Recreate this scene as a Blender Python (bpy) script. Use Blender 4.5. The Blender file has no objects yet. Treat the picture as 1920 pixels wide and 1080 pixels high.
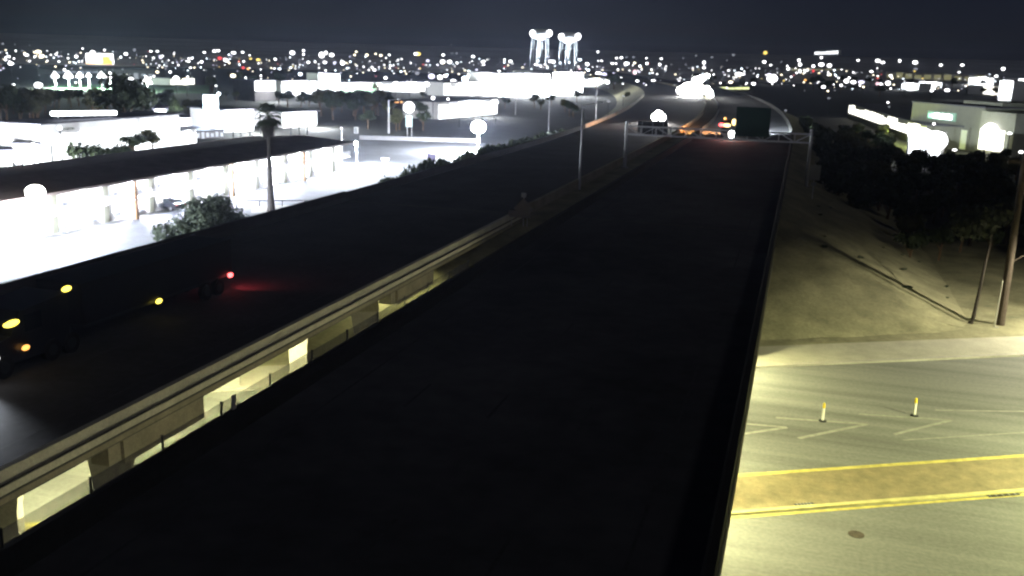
import bpy, math, random
from mathutils import Vector, Matrix
random.seed(7)
S = bpy.context.scene
C = S.collection
# ------------------------------------------------------------------ camera
FPX = 1784.0; CAMZ = 20.5
VY = Vector((552, 416, -FPX)).normalized()          # the highway's direction seen by the camera
ZZ = Vector((197, 7360, FPX)).normalized()
ZZ = (ZZ - VY*ZZ.dot(VY)).normalized()
XX = VY.cross(ZZ)
RWC = Matrix((XX, VY, ZZ))                           # camera axes -> world axes
cam = bpy.data.cameras.new('camera'); camo = bpy.data.objects.new('camera', cam); C.objects.link(camo)
camo.matrix_world = Matrix.Translation((0, 0, CAMZ)) @ RWC.to_4x4()
cam.sensor_width = 36.0; cam.lens = 36.0*FPX/1920.0; cam.clip_start = 0.5; cam.clip_end = 12000
cam.dof.use_dof = True; cam.dof.focus_distance = 55; cam.dof.aperture_fstop = 0.50
S.camera = camo
def ray(x, y): return RWC @ Vector((x-960, 540-y, -FPX))
def at(x, y, z=0.0):                                 # where the sight line through a photo point meets height z
    d = ray(x, y); t = (z-CAMZ)/d.z
    return Vector((0, 0, CAMZ)) + d*t
def atY(x, y, Y):
    d = ray(x, y); return Vector((0, 0, CAMZ)) + d*(Y/d.y)
# ------------------------------------------------------------------ world, added fill sun, exposure
W = bpy.data.worlds.new('World'); S.world = W; W.use_nodes = True
nt = W.node_tree; bg = nt.nodes['Background']
sky = nt.nodes.new('ShaderNodeTexSky'); sky.sky_type = 'NISHITA'; sky.sun_disc = False
sky.sun_elevation = math.radians(32); sky.sun_rotation = math.radians(200); sky.air_density = 1.0; sky.dust_density = 0.6
tint = nt.nodes.new('ShaderNodeMix'); tint.data_type = 'RGBA'; tint.blend_type = 'MULTIPLY'; tint.inputs[0].default_value = 1
tint.inputs[7].default_value = (.50, .52, 1.1, 1)     # town glow under thin air: duller than a day sky
nt.links.new(sky.outputs[0], tint.inputs[6]); nt.links.new(tint.outputs[2], bg.inputs[0]); bg.inputs[1].default_value = 0.0014
sun = bpy.data.lights.new('fill_sun', 'SUN'); sun.energy = 0.10; sun.angle = math.radians(8); sun.color = (1.0, .97, .93)  # added fill light, lifts the dark decks and the far barrier face
suno = bpy.data.objects.new('fill_sun', sun); C.objects.link(suno)
suno.rotation_euler = (math.radians(52), 0, math.radians(80))
S.view_settings.view_transform = 'Standard'; S.view_settings.look = 'None'
S.view_settings.gamma = 1; S.view_settings.use_curve_mapping = False; S.view_settings.exposure = 0
S.render.engine = 'CYCLES'
S.cycles.use_denoising = True
S.cycles.sample_clamp_indirect = 4.0
S.cycles.max_bounces = 5; S.cycles.diffuse_bounces = 3
S.cycles.filter_width = 2.3
# ------------------------------------------------------------------ materials
M = {}
def mat(name, col, rough=.8, var=0.0, scale=6.0, bump=0.0, metal=0.0, stretch=None, col2=None, spec=.3):
    m = bpy.data.materials.new(name); m.use_nodes = True; n = m.node_tree.nodes; l = m.node_tree.links
    b = n['Principled BSDF']; b.inputs['Roughness'].default_value = rough; b.inputs['Metallic'].default_value = metal
    b.inputs['Specular IOR Level'].default_value = spec
    if var <= 0 and col2 is None:
        b.inputs['Base Color'].default_value = (*col, 1)
    else:
        tc = n.new('ShaderNodeTexCoord'); mp = n.new('ShaderNodeMapping'); nz = n.new('ShaderNodeTexNoise')
        l.new(tc.outputs['Object'], mp.inputs[0]); l.new(mp.outputs[0], nz.inputs['Vector'])
        if stretch:
            mp.inputs['Rotation'].default_value = (0, 0, stretch[0]); mp.inputs['Scale'].default_value = stretch[1]
        nz.inputs['Scale'].default_value = scale; nz.inputs['Detail'].default_value = 6; nz.inputs['Roughness'].default_value = .65
        cr = n.new('ShaderNodeValToRGB'); l.new(nz.outputs['Fac'], cr.inputs[0])
        c2 = col2 or tuple(min(1, c*(1+var)) for c in col)
        c1 = col if col2 else tuple(c*(1-var) for c in col)
        cr.color_ramp.elements[0].position = .3; cr.color_ramp.elements[1].position = .7
        cr.color_ramp.elements[0].color = (*c1, 1); cr.color_ramp.elements[1].color = (*c2, 1)
        n2 = n.new('ShaderNodeTexNoise'); n2.inputs['Scale'].default_value = scale*14; n2.inputs['Detail'].default_value = 2
        l.new(tc.outputs['Object'], n2.inputs['Vector'])
        mx = n.new('ShaderNodeMix'); mx.data_type = 'RGBA'; mx.blend_type = 'MULTIPLY'; mx.inputs[0].default_value = .8
        mr = n.new('ShaderNodeMapRange'); mr.inputs[1].default_value = .3; mr.inputs[2].default_value = .7
        mr.inputs[3].default_value = .72; mr.inputs[4].default_value = 1.0
        l.new(n2.outputs['Fac'], mr.inputs[0]); l.new(mr.outputs[0], mx.inputs[7]); l.new(cr.outputs[0], mx.inputs[6])
        l.new(mx.outputs[2], b.inputs['Base Color'])
        if bump:
            bp = n.new('ShaderNodeBump'); bp.inputs['Strength'].default_value = bump; bp.inputs['Distance'].default_value = .05
            l.new(n2.outputs['Fac'], bp.inputs['Height']); l.new(bp.outputs[0], b.inputs['Normal'])
    M[name] = m; return m
def emi(name, col, s, base=(.3, .3, .3)):
    m = bpy.data.materials.new(name); m.use_nodes = True; b = m.node_tree.nodes['Principled BSDF']
    b.inputs['Base Color'].default_value = (*base, 1)
    b.inputs['Emission Color'].default_value = (*col, 1); b.inputs['Emission Strength'].default_value = s
    M[name] = m; return m
SA = math.atan2(.480, .877)                          # the cross street's heading
U = Vector((math.cos(SA), math.sin(SA), 0)); NN = Vector((-math.sin(SA), math.cos(SA), 0))
def st(a, s, z=0.0):                                 # along / across the cross street, measured from (-1, 0)
    return Vector((-1, 0, z)) + U*a + NN*s
mat('deck_asphalt', (.088, .088, .092), .85, .45, .07, .3)
mat('left_asphalt', (.065, .063, .067), .85, .3, .2, .3)
mat('street_asphalt', (.17, .17, .155), .8, .32, .35, .25, stretch=(-SA, (.05, 1.4, 1)))
mat('lane_paint', (.62, .60, .52), .7, .3, 2.0)
mat('yellow_paint', (.50, .42, .11), .8, .35, 2.0)
mat('worn_paint', (.075, .075, .077), .8, .3, 2.0)
mat('median_paver', (.235, .19, .105), .85, .3, 1.2, .3)
mat('walk_concrete', (.36, .34, .28), .85, .15, .6, .2)
mat('concrete', (.36, .34, .30), .85, .18, .8, .2)
mat('shaded_concrete', (.03, .029, .026), .9, .25, .7, .2)  # the barriers' shade is put into this near-black colour
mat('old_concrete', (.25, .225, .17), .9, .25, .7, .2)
mat('dirt', (.085, .075, .05), .95, .5, .18, .8)
mat('slope_dirt', (.23, .215, .13), .95, .4, .3, .8)
mat('dark_dirt', (.030, .030, .026), .95, .45, .12, .6)
mat('lot_asphalt', (.15, .158, .175), .85, .25, .12, .2)
mat('steel', (.30, .31, .33), .5, .15, 1.0, metal=.7)
mat('pole_paint', (.42, .42, .43), .6)
mat('dark_metal', (.035, .036, .04), .5, metal=.4)
mat('bark', (.13, .085, .05), .95, .35, 3.0, .6)
mat('dark_bark', (.035, .028, .022), .95, .3, 3.0, .5)
mat('palm_trunk', (.11, .10, .095), .95, .35, 4.0, .6)
mat('leaf_dark', (.030, .043, .018), .9, .5, .8)
mat('leaf_grey', (.062, .080, .052), .9, .4, .8)
mat('leaf_olive', (.060, .062, .024), .9, .4, .8)
mat('stucco', (.72, .71, .70), .9, .06, 1.0, .1)
mat('stucco_tan', (.20, .20, .15), .9, .1, .5, .1)
mat('stucco_grey', (.20, .20, .21), .9, .12, .5)
mat('stucco_dark', (.06, .055, .055), .9, .2, .5)
mat('roof_brown', (.20, .16, .15), .9, .25, .4, .3)
mat('roof_dark', (.07, .07, .09), .9, .3, .3)
mat('brick_post', (.42, .25, .14), .9, .15, 3.0)
mat('glass_dark', (.02, .025, .03), .15)
mat('sign_green', (.003, .020, .015), .5, .1, 2.0)
mat('sign_white', (.55, .55, .55), .5)
mat('sign_back', (.30, .31, .33), .5, .1, 2.0)
mat('truck_box', (.010, .010, .012), .6, .15, .6)
mat('truck_cab', (.012, .013, .017), .35)
mat('rubber', (.02, .02, .02), .9)
mat('red_paint', (.25, .02, .02), .4)
mat('silver_paint', (.25, .26, .28), .35, metal=.3)
mat('lawn', (.035, .11, .04), .95, .3, .5)
mat('wood', (.06, .045, .033), .9, .3, 3.0, .4)
emi('e_white', (1, .98, 1), 6); emi('e_cool', (.80, .90, 1), 8); emi('e_warm', (1, .86, .62), 5)
emi('e_yellow', (1, .72, .16), 2.2); emi('e_red', (1, .07, .08), 1.6); emi('e_orange', (1, .45, .10), 2.2)
emi('e_pink', (1, .62, .70), 1.8); emi('e_green', (.45, 1, .62), 1.6); emi('e_dim', (.85, .88, 1), .35)
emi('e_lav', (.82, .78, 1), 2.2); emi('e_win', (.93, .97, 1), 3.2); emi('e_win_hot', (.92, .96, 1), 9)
emi('e_win_warm', (1, .97, .85), 3.0); emi('e_win_teal', (.62, .95, .95), 1.0); emi('e_head', (1, .98, .93), 60)
emi('e_amber', (1, .80, .10), 3.5); emi('e_tail', (1, .10, .10), 6); emi('e_win_dim', (.7, .8, 1), .4)
emi('e_lime', (.92, 1, .45), 1.6); emi('e_underlamp', (1, .95, .55), 14)
# ------------------------------------------------------------------ mesh helpers
class MB:
    def __init__(s): s.v = []; s.f = []
    def add(s, vs, fs):
        k = len(s.v); s.v += [tuple(v) for v in vs]; s.f += [tuple(i+k for i in f) for f in fs]; return s
    def box(s, x0, x1, y0, y1, z0, z1, R=None, T=None):
        vs = [Vector((x, y, z)) for z in (z0, z1) for y in (y0, y1) for x in (x0, x1)]
        if R is not None: vs = [R @ v for v in vs]
        if T is not None: vs = [v+Vector(T) for v in vs]
        return s.add(vs, [(0, 2, 3, 1), (4, 5, 7, 6), (0, 1, 5, 4), (2, 6, 7, 3), (0, 4, 6, 2), (1, 3, 7, 5)])
    def tube(s, p, q, r0, r1=None, n=8, cap=True):
        p = Vector(p); q = Vector(q); r1 = r0 if r1 is None else r1
        d = (q-p).normalized(); a = d.orthogonal().normalized(); b = d.cross(a)
        vs = []
        for c, r in ((p, r0), (q, r1)):
            for i in range(n):
                t = 2*math.pi*i/n; vs.append(c+a*math.cos(t)*r+b*math.sin(t)*r)
        fs = [(i, (i+1) % n, n+(i+1) % n, n+i) for i in range(n)]
        if cap: fs += [tuple(range(n-1, -1, -1)), tuple(range(n, 2*n))]
        return s.add(vs, fs)
    def path(s, pts, rs, n=8):
        for i in range(len(pts)-1): s.tube(pts[i], pts[i+1], rs[i], rs[i+1], n)
        return s
    def lathe(s, prof, n=16, c=(0, 0, 0)):
        vs = []; c = Vector(c)
        for r, z in prof:
            for i in range(n):
                t = 2*math.pi*i/n; vs.append(c+Vector((r*math.cos(t), r*math.sin(t), z)))
        fs = []
        for k in range(len(prof)-1):
            for i in range(n): fs.append((k*n+i, k*n+(i+1) % n, (k+1)*n+(i+1) % n, (k+1)*n+i))
        return s.add(vs, fs)
    def ball(s, c, rx, ry=None, rz=None, n=10, m=6):
        ry = ry or rx; rz = rz or rx; c = Vector(c); vs = [c+Vector((0, 0, -rz))]
        for k in range(1, m):
            a = math.pi*k/m-math.pi/2
            for i in range(n):
                t = 2*math.pi*i/n; vs.append(c+Vector((rx*math.cos(a)*math.cos(t), ry*math.cos(a)*math.sin(t), rz*math.sin(a))))
        vs.append(c+Vector((0, 0, rz))); L = len(vs)-1; fs = []
        for i in range(n): fs.append((0, 1+(i+1) % n, 1+i))
        for k in range(m-2):
            for i in range(n): fs.append((1+k*n+i, 1+k*n+(i+1) % n, 1+(k+1)*n+(i+1) % n, 1+(k+1)*n+i))
        for i in range(n): fs.append((1+(m-2)*n+i, 1+(m-2)*n+(i+1) % n, L))
        return s.add(vs, fs)
    def prism(s, poly, z0, z1):                       # poly = [(x,y)...] anticlockwise, z0/z1 numbers
        n = len(poly); vs = [(x, y, z0) for x, y in poly]+[(x, y, z1) for x, y in poly]
        return s.add(vs, [tuple(range(n-1, -1, -1)), tuple(range(n, 2*n))]+[(i, (i+1) % n, n+(i+1) % n, n+i) for i in range(n)])
    def tidy(s):
        u = sorted({i for f in s.f for i in f}); k = {a: i for i, a in enumerate(u)}
        s.v = [s.v[a] for a in u]; s.f = [tuple(k[i] for i in f) for f in s.f]; return s
    def mesh(s, name, m, smooth=False):
        me = bpy.data.meshes.new(name); me.from_pydata(s.v, [], s.f); me.materials.append(m if not isinstance(m, str) else M[m])
        if smooth:
            for p in me.polygons: p.use_smooth = True
        me.update(); return me
    def build(s, name, m, parent=None, smooth=False, loc=None):
        o = bpy.data.objects.new(name, s.mesh(name, m, smooth)); C.objects.link(o)
        if parent is not None: o.parent = parent
        if loc is not None: o.location = loc
        return o
def link(name, me, parent=None, loc=None, rz=0, sc=None):
    o = bpy.data.objects.new(name, me); C.objects.link(o)
    if parent is not None: o.parent = parent
    if loc is not None: o.location = loc
    if rz: o.rotation_euler.z = rz
    if sc is not None: o.scale = sc
    return o
def tag(o, label, cat, group=None):
    o['label'] = label; o['category'] = cat
    if group: o['group'] = group
    return o
def thing(name, label, cat, loc=(0, 0, 0), rz=0, group=None):
    o = bpy.data.objects.new(name, None); C.objects.link(o); o.location = loc; o.rotation_euler = (0, 0, rz); o.empty_display_size = .3
    return tag(o, label, cat, group)
def kind(o, k): o['kind'] = k; return o
def copy_tree(o, parent=None):
    c = o.copy(); C.objects.link(c); c.parent = parent
    for ch in list(o.children): copy_tree(ch, c)
    return c
def lamp(name, typ, loc, power, col, parent=None, size=.3, target=None, spot=None, blend=.5):
    L = bpy.data.lights.new(name, typ); L.energy = power; L.color = col
    if typ in ('POINT', 'SPOT'): L.shadow_soft_size = size
    if typ == 'AREA': L.size = size
    if typ == 'SPOT': L.spot_size = math.radians(spot or 90); L.spot_blend = blend
    o = bpy.data.objects.new(name, L); C.objects.link(o); o.location = loc
    if target is not None:
        o.rotation_euler = (Vector(target)-Vector(loc)).to_track_quat('-Z', 'Y').to_euler()
    if parent is not None: o.parent = parent
    return o
def curve(Y): return -((max(Y, 170)-170)**2)/3450.0 if Y < 700 else -((530)**2)/3450.0 - (Y-700)*.3
# ------------------------------------------------------------------ ground
def hill(d): return 0.0 if d < 1500 else (d-1500)*0.020
mb = MB(); rads = [0, 30, 60, 100, 160, 250, 400, 600, 900, 1200, 1500, 1900, 2400, 3000, 3800, 5000]; n = 72
vs = [(0, 0, 0)]; 
for r in rads[1:]:
    for i in range(n):
        t = 2*math.pi*i/n; vs.append((r*math.cos(t), r*math.sin(t), hill(r)))
fs = [(0, 1+i, 1+(i+1) % n) for i in range(n)]
K = 9; hv = []
for r in rads[K:]:
    for i in range(n):
        t = 2*math.pi*i/n; hv.append((r*math.cos(t), r*math.sin(t), hill(r)-(.0 if r > rads[K] else .05)))
hb = MB(); hb.add(hv, [(k*n+i, (k+1)*n+i, (k+1)*n+(i+1) % n, k*n+(i+1) % n) for k in range(len(rads)-K-1) for i in range(n)])
mat('far_land_glow', (.5, .49, .47), .95, .4, .004); kind(hb.build('hills', 'far_land_glow'), 'structure')  # pale base colour stands in for town glow on the far ground
vs = vs[:1+(K)*n]
for k in range(K-1):
    for i in range(n): fs.append((1+k*n+i, 1+(k+1)*n+i, 1+(k+1)*n+(i+1) % n, 1+k*n+(i+1) % n))
mb.add(vs, fs); g = kind(mb.build('ground', 'dark_dirt'), 'structure')
def ground_hit(x, y, h):
    "point where the sight line is h metres above the ground sheet"
    d = ray(x, y).normalized(); t = 20.0
    while t < 5200:
        p = Vector((0, 0, CAMZ))+d*t
        if p.z <= hill(math.hypot(p.x, p.y))+h: return p
        t *= 1.004
    return None
# highway embankments (fill), one sheet: cross-section P(X) cut back at the cross street
def prof(X):
    if X > -1.0: return 6.4-(X+1.0)*.40
    if X >= -42.3: return 6.4
    return 6.4-(-42.3-X)*.5
def fill(X, Y):
    s = (Y*NN.y+(X+1)*NN.x)
    c = max((s-63.5)*.36, (9-s)*.5)
    p_ = prof(X-curve(Y)); k_ = 1.6
    h_ = max(k_-abs(p_-c), 0)/k_
    return max(-.3, min(p_, c)-h_*h_*k_*.25)
xs = [-59, -56, -53, -50, -45, -42.3, -40, -35, -30, -26, -23.3, -22, -20.6, -17, -13, -9, -5, -1.0, 1, 3, 5, 7, 9, 11, 13, 16]
ys = [-60+2*i for i in range(121)]+[190+15*i for i in range(34)]+[720+60*i for i in range(12)]
mb = MB(); vs = []; rr = random.Random(3)
for Y in ys:
    for X in xs:
        Xw = X+curve(Y); z = fill(Xw, Y)
        if X < -42: Xw -= min(6, max(0, (Y-150)*.03))
        if -20 > X > -23.5 or X > 0 or X < -46: z += rr.uniform(-.06, .06)
        vs.append((Xw, Y, z))
nx = len(xs); fs = []
for j in range(len(ys)-1):
    for i in range(nx-1): fs.append((j*nx+i, j*nx+i+1, (j+1)*nx+i+1, (j+1)*nx+i))
mb.add(vs, fs); kind(mb.build('embankment', 'slope_dirt'), 'structure')
# carriageways beyond the bridges
def strip(x0, x1, ys_, z, name, m, dx0=None):
    b = MB(); v = []
    for Y in ys_:
        e = dx0(Y) if dx0 else 0
        v += [(x0+e+curve(Y), Y, z), (x1+curve(Y), Y, z)]
    b.add(v, [(2*i, 2*i+1, 2*i+3, 2*i+2) for i in range(len(ys_)-1)])
    return kind(b.build(name, m), 'structure')
YS = [84, 100, 120, 140, 160, 180, 200, 220, 240, 260, 280, 300, 330, 360, 400, 450, 500, 560, 620, 700, 800, 1000, 1300, 1450]
ramp = lambda Y: -min(6, max(0, (Y-150)*.03))
strip(-19.7, -1.1, YS, 6.5, 'right_highway_road', 'deck_asphalt')
strip(-42.1, -23.5, YS, 6.5, 'left_highway_road', 'left_asphalt', ramp)
# lane lines, worn
def dashes(X, name, y0=10, y1=260, dash=3, gap=9, m='worn_paint', z=6.506, w=.12):
    b = MB(); Y = y0
    while Y < y1:
        c0 = curve(Y)+X; c1 = curve(Y+dash)+X
        b.add([(c0-w/2, Y, z), (c0+w/2, Y, z), (c1+w/2, Y+dash, z), (c1-w/2, Y+dash, z)], [(0, 1, 2, 3)]); Y += dash+gap
    return kind(b.build(name, m), 'structure')
for X in (-7.2, -10.9, -14.5): dashes(X, 'lane_line')
for X in (-30.5, -34.2, -37.9): dashes(X, 'lane_line')
for X in (-3.6, -17.6, -26.2, -39.4): dashes(X, 'edge_line', dash=12, gap=0.0001)
# ------------------------------------------------------------------ cross street
def along(s0, s1, a0, a1, z, name, m, n=1):
    b = MB(); b.add([st(a0, s0, z), st(a1, s0, z), st(a1, s1, z), st(a0, s1, z)], [(0, 1, 2, 3)])
    return kind(b.build(name, m), 'structure')
ground_pts = [st(4, 66), st(90, 66), Vector((95, 135, 0)), Vector((40, 118, 0)), Vector((9, 135, 0))]
b = MB(); b.add([(p.x, p.y, .03) for p in ground_pts], [(0, 1, 2, 3, 4)]); kind(b.build('dirt_field', 'slope_dirt'), 'structure')
along(17, 57.5, -160, 160, .02, 'cross_street', 'street_asphalt')
def slab(s0, s1, a0, a1, z0, z1, name, m, k='structure'):
    b = MB(); v = [st(a, s, z) for z in (z0, z1) for s in (s0, s1) for a in (a0, a1)]
    b.add(v, [(0, 2, 3, 1), (4, 5, 7, 6), (0, 1, 5, 4), (2, 6, 7, 3), (0, 4, 6, 2), (1, 3, 7, 5)])
    o = b.build(name, m)
    return kind(o, k) if k else o
slab(58.0, 62.0, -160, 160, 0, .13, 'sidewalk', 'walk_concrete')
slab(57.5, 57.97, -160, 160, 0, .15, 'kerb', 'concrete')
slab(62.03, 66, -160, 160, -.2, .08, 'verge', 'slope_dirt')
slab(37.4, 41.0, -160, 160, 0, .034, 'median', 'median_paver')
along(41.02, 41.35, -160, 160, .034, 'median_line', 'yellow_paint')
along(36.75, 36.98, -160, 160, .034, 'median_line', 'yellow_paint')
slab(37.1, 37.38, -160, 160, 0, .12, 'median_kerb', mat('kerb_paint', (.52, .47, .2), .8, .25, 1.5))
slab(12, 16.5, -160, 160, 0, .13, 'sidewalk', 'walk_concrete')
def line2(pts, w, name='painted_chevron', m='lane_paint'):
    b = MB()
    for p, q in zip(pts[:-1], pts[1:]):
        p = Vector((*p, 0)); q = Vector((*q, 0)); d = (q-p).normalized(); nrm = Vector((-d.y, d.x, 0))*w/2
        b.add([p-nrm+Vector((0, 0, .036)), q-nrm+Vector((0, 0, .036)), q+nrm+Vector((0, 0, .036)), p+nrm+Vector((0, 0, .036))], [(0, 1, 2, 3)])
    return kind(b.build(name, m), 'structure')
mat('faint_paint', (.27, .27, .23), .8, .3, 2.0)
line2([(-3.5, 54.0), (.85, 54.5), (-3.2, 51.2)], .28, m='faint_paint')
line2([(.2, 55.9), (5.4, 56.75), (1.5, 53.0)], .28, m='faint_paint')
line2([(5.0, 58.35), (10.3, 59.25), (6.8, 55.6)], .25, m='faint_paint')
line2([(9.6, 60.8), (16.0, 62.9), (24, 67.2)], .2, m='faint_paint')
along(44.1, 44.25, 33.5, 160, .034, 'lane_line', 'faint_paint')
# wheel-worn pale bands
# manhole and drains
b = MB(); b.prism([(4.1+.36*math.cos(t*.5236), 42.1+.36*math.sin(t*.5236)) for t in range(12)], .022, .036)
tag(b.build('manhole_cover', mat('rusty_iron', (.07, .055, .04), .9, .5, 3)), 'dark round manhole cover in the near lanes of the lit cross street', 'manhole cover')
for (x, y, w, lb) in ((1.9, 44.35, .5, 'small dark drain grate in the yellow kerb line close to the bridge edge'), (11.3, 49.0, .9, 'dark drain grate in the yellow kerb line far from the bridge edge')):
    t = thing('drain_grate', lb, 'drain grate', (x, y, .03), SA)
    MB().box(-w, w, -.22, .22, 0, .012).build('frame', 'dark_metal', t)
    for i in range(5): MB().box(-w+.1+i*(2*w-.3)/4.2, -w+.16+i*(2*w-.3)/4.2, -.2, .2, .013, .03).build('bar', 'steel', t)
# delineator posts
def delineator(p, lb):
    t = thing('delineator_post', lb, 'delineator', p, SA, 'tubular lane markers on the cross street')
    MB().lathe([(0, 0), (.24, 0), (.22, .05), (.1, .08), (0, .08)], 14).build('base', 'rubber', t)
    MB().lathe([(.075, .07), (.07, 1.0), (.05, 1.1), (0, 1.12)], 12).build('tube', 'tube_white', t)
    MB().lathe([(.079, .82), (.076, 1.0), (.079, 1.0), (.055, 1.13), (0, 1.15)], 12).build('reflective_cap', 'tube_yellow', t)
mat('tube_white', (.85, .83, .76), .5); mat('tube_yellow', (.85, .62, .05), .5)
delineator((2.86, 56.36, .02), 'white lane marker post with yellow cap nearer the bridge edge')
delineator((8.23, 59.3, .02), 'white lane marker post with yellow cap farther from the bridge edge')
# ------------------------------------------------------------------ bridges
def barrier_mb(X, y0, y1, flip=1, top=.95, z=6.5):
    b = MB(); sec = [(-.22, 0), (.22, 0), (.2, .1), (.08, .35), (.08, top), (-.08, top), (-.2, top), (-.22, top)]
    sec = [(-.2, -.0), (.25*1, 0), (.22, .12), (.1, .38), (.07, top), (-.2, top)]
    Ys = [y for y in [y0]+[v for v in YS if y0 < v < y1]+[y1]]; v = []
    for Y in Ys:
        for dx, dz in sec: v.append((X+flip*dx+curve(Y), Y, z+dz))
    k = len(sec); f = []
    for j in range(len(Ys)-1):
        for i in range(k): f.append((j*k+i, j*k+(i+1) % k, (j+1)*k+(i+1) % k, (j+1)*k+i))
    f += [tuple(range(k)), tuple(range((len(Ys)-1)*k, len(Ys)*k))]
    return b.add(v, f)
def bridge(name, lb, x0, x1, cols, deck_m, open_side):
    t = thing(name, lb, 'bridge')
    MB().box(x0, x1, -58, 83.9, 6.15, 6.5).build('deck', deck_m, t)
    w = (x1-x0); n = max(3, int(w/3.2))
    for i in range(n):
        xc = x0+.9+i*(w-1.8)/(n-1)
        if name == 'far_bridge' and i == n-1: continue
        MB().box(xc-.3, xc+.3, 10, 80, 5.35, 6.148).build('girder', 'old_concrete', t)
    for s in (11.5, 37.9, 58.6):                     # skewed rows of piers under a cap
        ax0 = (x0+1.4+1-NN.x*s)/U.x; ax1 = (x1-1.4+1-NN.x*s)/U.x
        b = MB(); v = [st(a, s+ds, z) for z in (4.7, 5.346) for ds in (-.45, .45) for a in (ax0, ax1)]
        b.add(v, [(0, 2, 3, 1), (4, 5, 7, 6), (0, 1, 5, 4), (2, 6, 7, 3), (0, 4, 6, 2), (1, 3, 7, 5)]); b.build('pier_cap', 'old_concrete', t)
        for k in range(cols):
            a = ax0+.9+(ax1-ax0-1.8)*k/(cols-1); p = st(a, s, 0)
            c = MB(); R = Matrix.Rotation(SA, 3, 'Z')
            lo = [Vector((sx*.55, sy*.42, -.3)) for sx, sy in ((-1, -1), (1, -1), (1, 1), (-1, 1))]
            mid = [Vector((v.x, v.y, 2.4)) for v in lo]; hi = [Vector((v.x*1.6, v.y, 4.697)) for v in lo]
            vv = [R @ v+p for v in lo+mid+hi]
            c.add(vv, [(3, 2, 1, 0), (8, 9, 10, 11)]+[(j*4+i, j*4+(i+1) % 4, (j+1)*4+(i+1) % 4, (j+1)*4+i) for j in (0, 1) for i in range(4)])
            c.build('pier', 'concrete', t)
    return t
nb = bridge('near_bridge', 'dark near highway bridge with low concrete barriers crossing the lit street', -19.75, -1.05, 4, 'deck_asphalt', 1)
barrier_mb(-1.28, -58, 83.9, -1).build('barrier', 'shaded_concrete', nb)
barrier_mb(-19.5, -58, 83.9, 1, .8).build('barrier', 'shaded_concrete', nb)
MB().box(-1.17, -1.05, 8, 78, 5.5, 6.146).build('edge_beam', 'old_concrete', nb)
# joints in the near edge barrier
# mesh fence on the left barrier
fe = thing('mesh_fence', 'pale see-through mesh fence with thin posts along the near bridge\'s left edge', 'fence', (-19.58, 0, 7.3))
mm = bpy.data.materials.new('fence_mesh'); mm.use_nodes = True; n_ = mm.node_tree.nodes; l_ = mm.node_tree.links
pb = n_['Principled BSDF']; pb.inputs['Base Color'].default_value = (.30, .30, .30, 1); pb.inputs['Roughness'].default_value = .6
tcn = n_.new('ShaderNodeTexCoord'); vo = n_.new('ShaderNodeTexNoise'); vo.inputs['Scale'].default_value = 3
mpn = n_.new('ShaderNodeMapping'); mpn.inputs['Rotation'].default_value = (math.radians(45), 0, 0)
l_.new(tcn.outputs['Object'], mpn.inputs[0]); l_.new(mpn.outputs[0], vo.inputs[0])
mrn = n_.new('ShaderNodeMapRange'); mrn.inputs[3].default_value = .30; mrn.inputs[4].default_value = .50
l_.new(vo.outputs['Fac'], mrn.inputs[0]); l_.new(mrn.outputs[0], pb.inputs['Alpha']); M['fence_mesh'] = mm
fy = [15+3.45*i for i in range(13)]
pm = MB().box(-.035, .035, -.035, .035, 0, .58).mesh('fence_post', 'dark_metal')
for i, y in enumerate(fy):
    if i == 4:
        MB().box(-.05, .05, -.1, .1, 0, .56).build('post', 'stucco', fe, loc=(0, y+.8, 0))
    link('post', pm, fe, (0, y, 0))
    if i < len(fy)-1: MB().box(-.006, .006, 0, 3.37, .03, .52).build('mesh_panel', 'fence_mesh', fe, loc=(0, y+.04, 0))
fe.location.z = 7.302
fb = bridge('far_bridge', 'far highway bridge with pale barrier and girder lit from the street below', -42.3, -23.3, 5, 'left_asphalt', 1)
mat('lit_concrete', (.62, .59, .47), .9, .15, .7, .2)  # light falling on the barriers is put into this pale colour
barrier_mb(-23.45, -58, 83.9, -1, .86).build('barrier', 'lit_concrete', fb)
barrier_mb(-42.0, -58, 83.9, 1).build('barrier', 'shaded_concrete', fb)
MB().box(-23.298, -23.12, 4, 82, 6.60, 6.86).build('curb_band', 'lit_concrete', fb)
MB().box(-23.298, -23.20, 4, 82, 6.25, 6.52).build('fascia', 'old_concrete', fb)
MB().tube((-23.13, 4, 6.91), (-23.13, 82, 6.91), .045, n=8).build('shadow_gap_line', 'dark_metal', fb)  # both dark tubes draw the shadow gaps along the fascia
MB().tube((-23.15, 4, 6.55), (-23.15, 82, 6.55), .05, n=8).build('shadow_gap_line', 'dark_metal', fb)
MB().box(-25.2, -24.6, 4, 27.9, 5.40, 6.148).build('edge_girder', 'old_concrete', fb)
MB().box(-24.0, -23.36, 28.0, 33.1, 5.15, 6.148).build('deep_girder', 'old_concrete', fb)
MB().box(-24.3, -23.5, 27.3, 27.98, 5.3, 6.148).build('bearing_block', 'old_concrete', fb)
MB().box(-25.2, -24.6, 33.2, 53.0, 5.40, 6.148).build('edge_girder', 'old_concrete', fb)
MB().box(-24.3, -23.5, 53.1, 53.78, 5.3, 6.148).build('bearing_block', 'old_concrete', fb)
MB().box(-24.0, -23.36, 53.8, 60.0, 5.15, 6.148).build('deep_girder', 'old_concrete', fb)
MB().box(-25.2, -24.6, 60.1, 80.0, 5.40, 6.148).build('edge_girder', 'old_concrete', fb)
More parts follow.
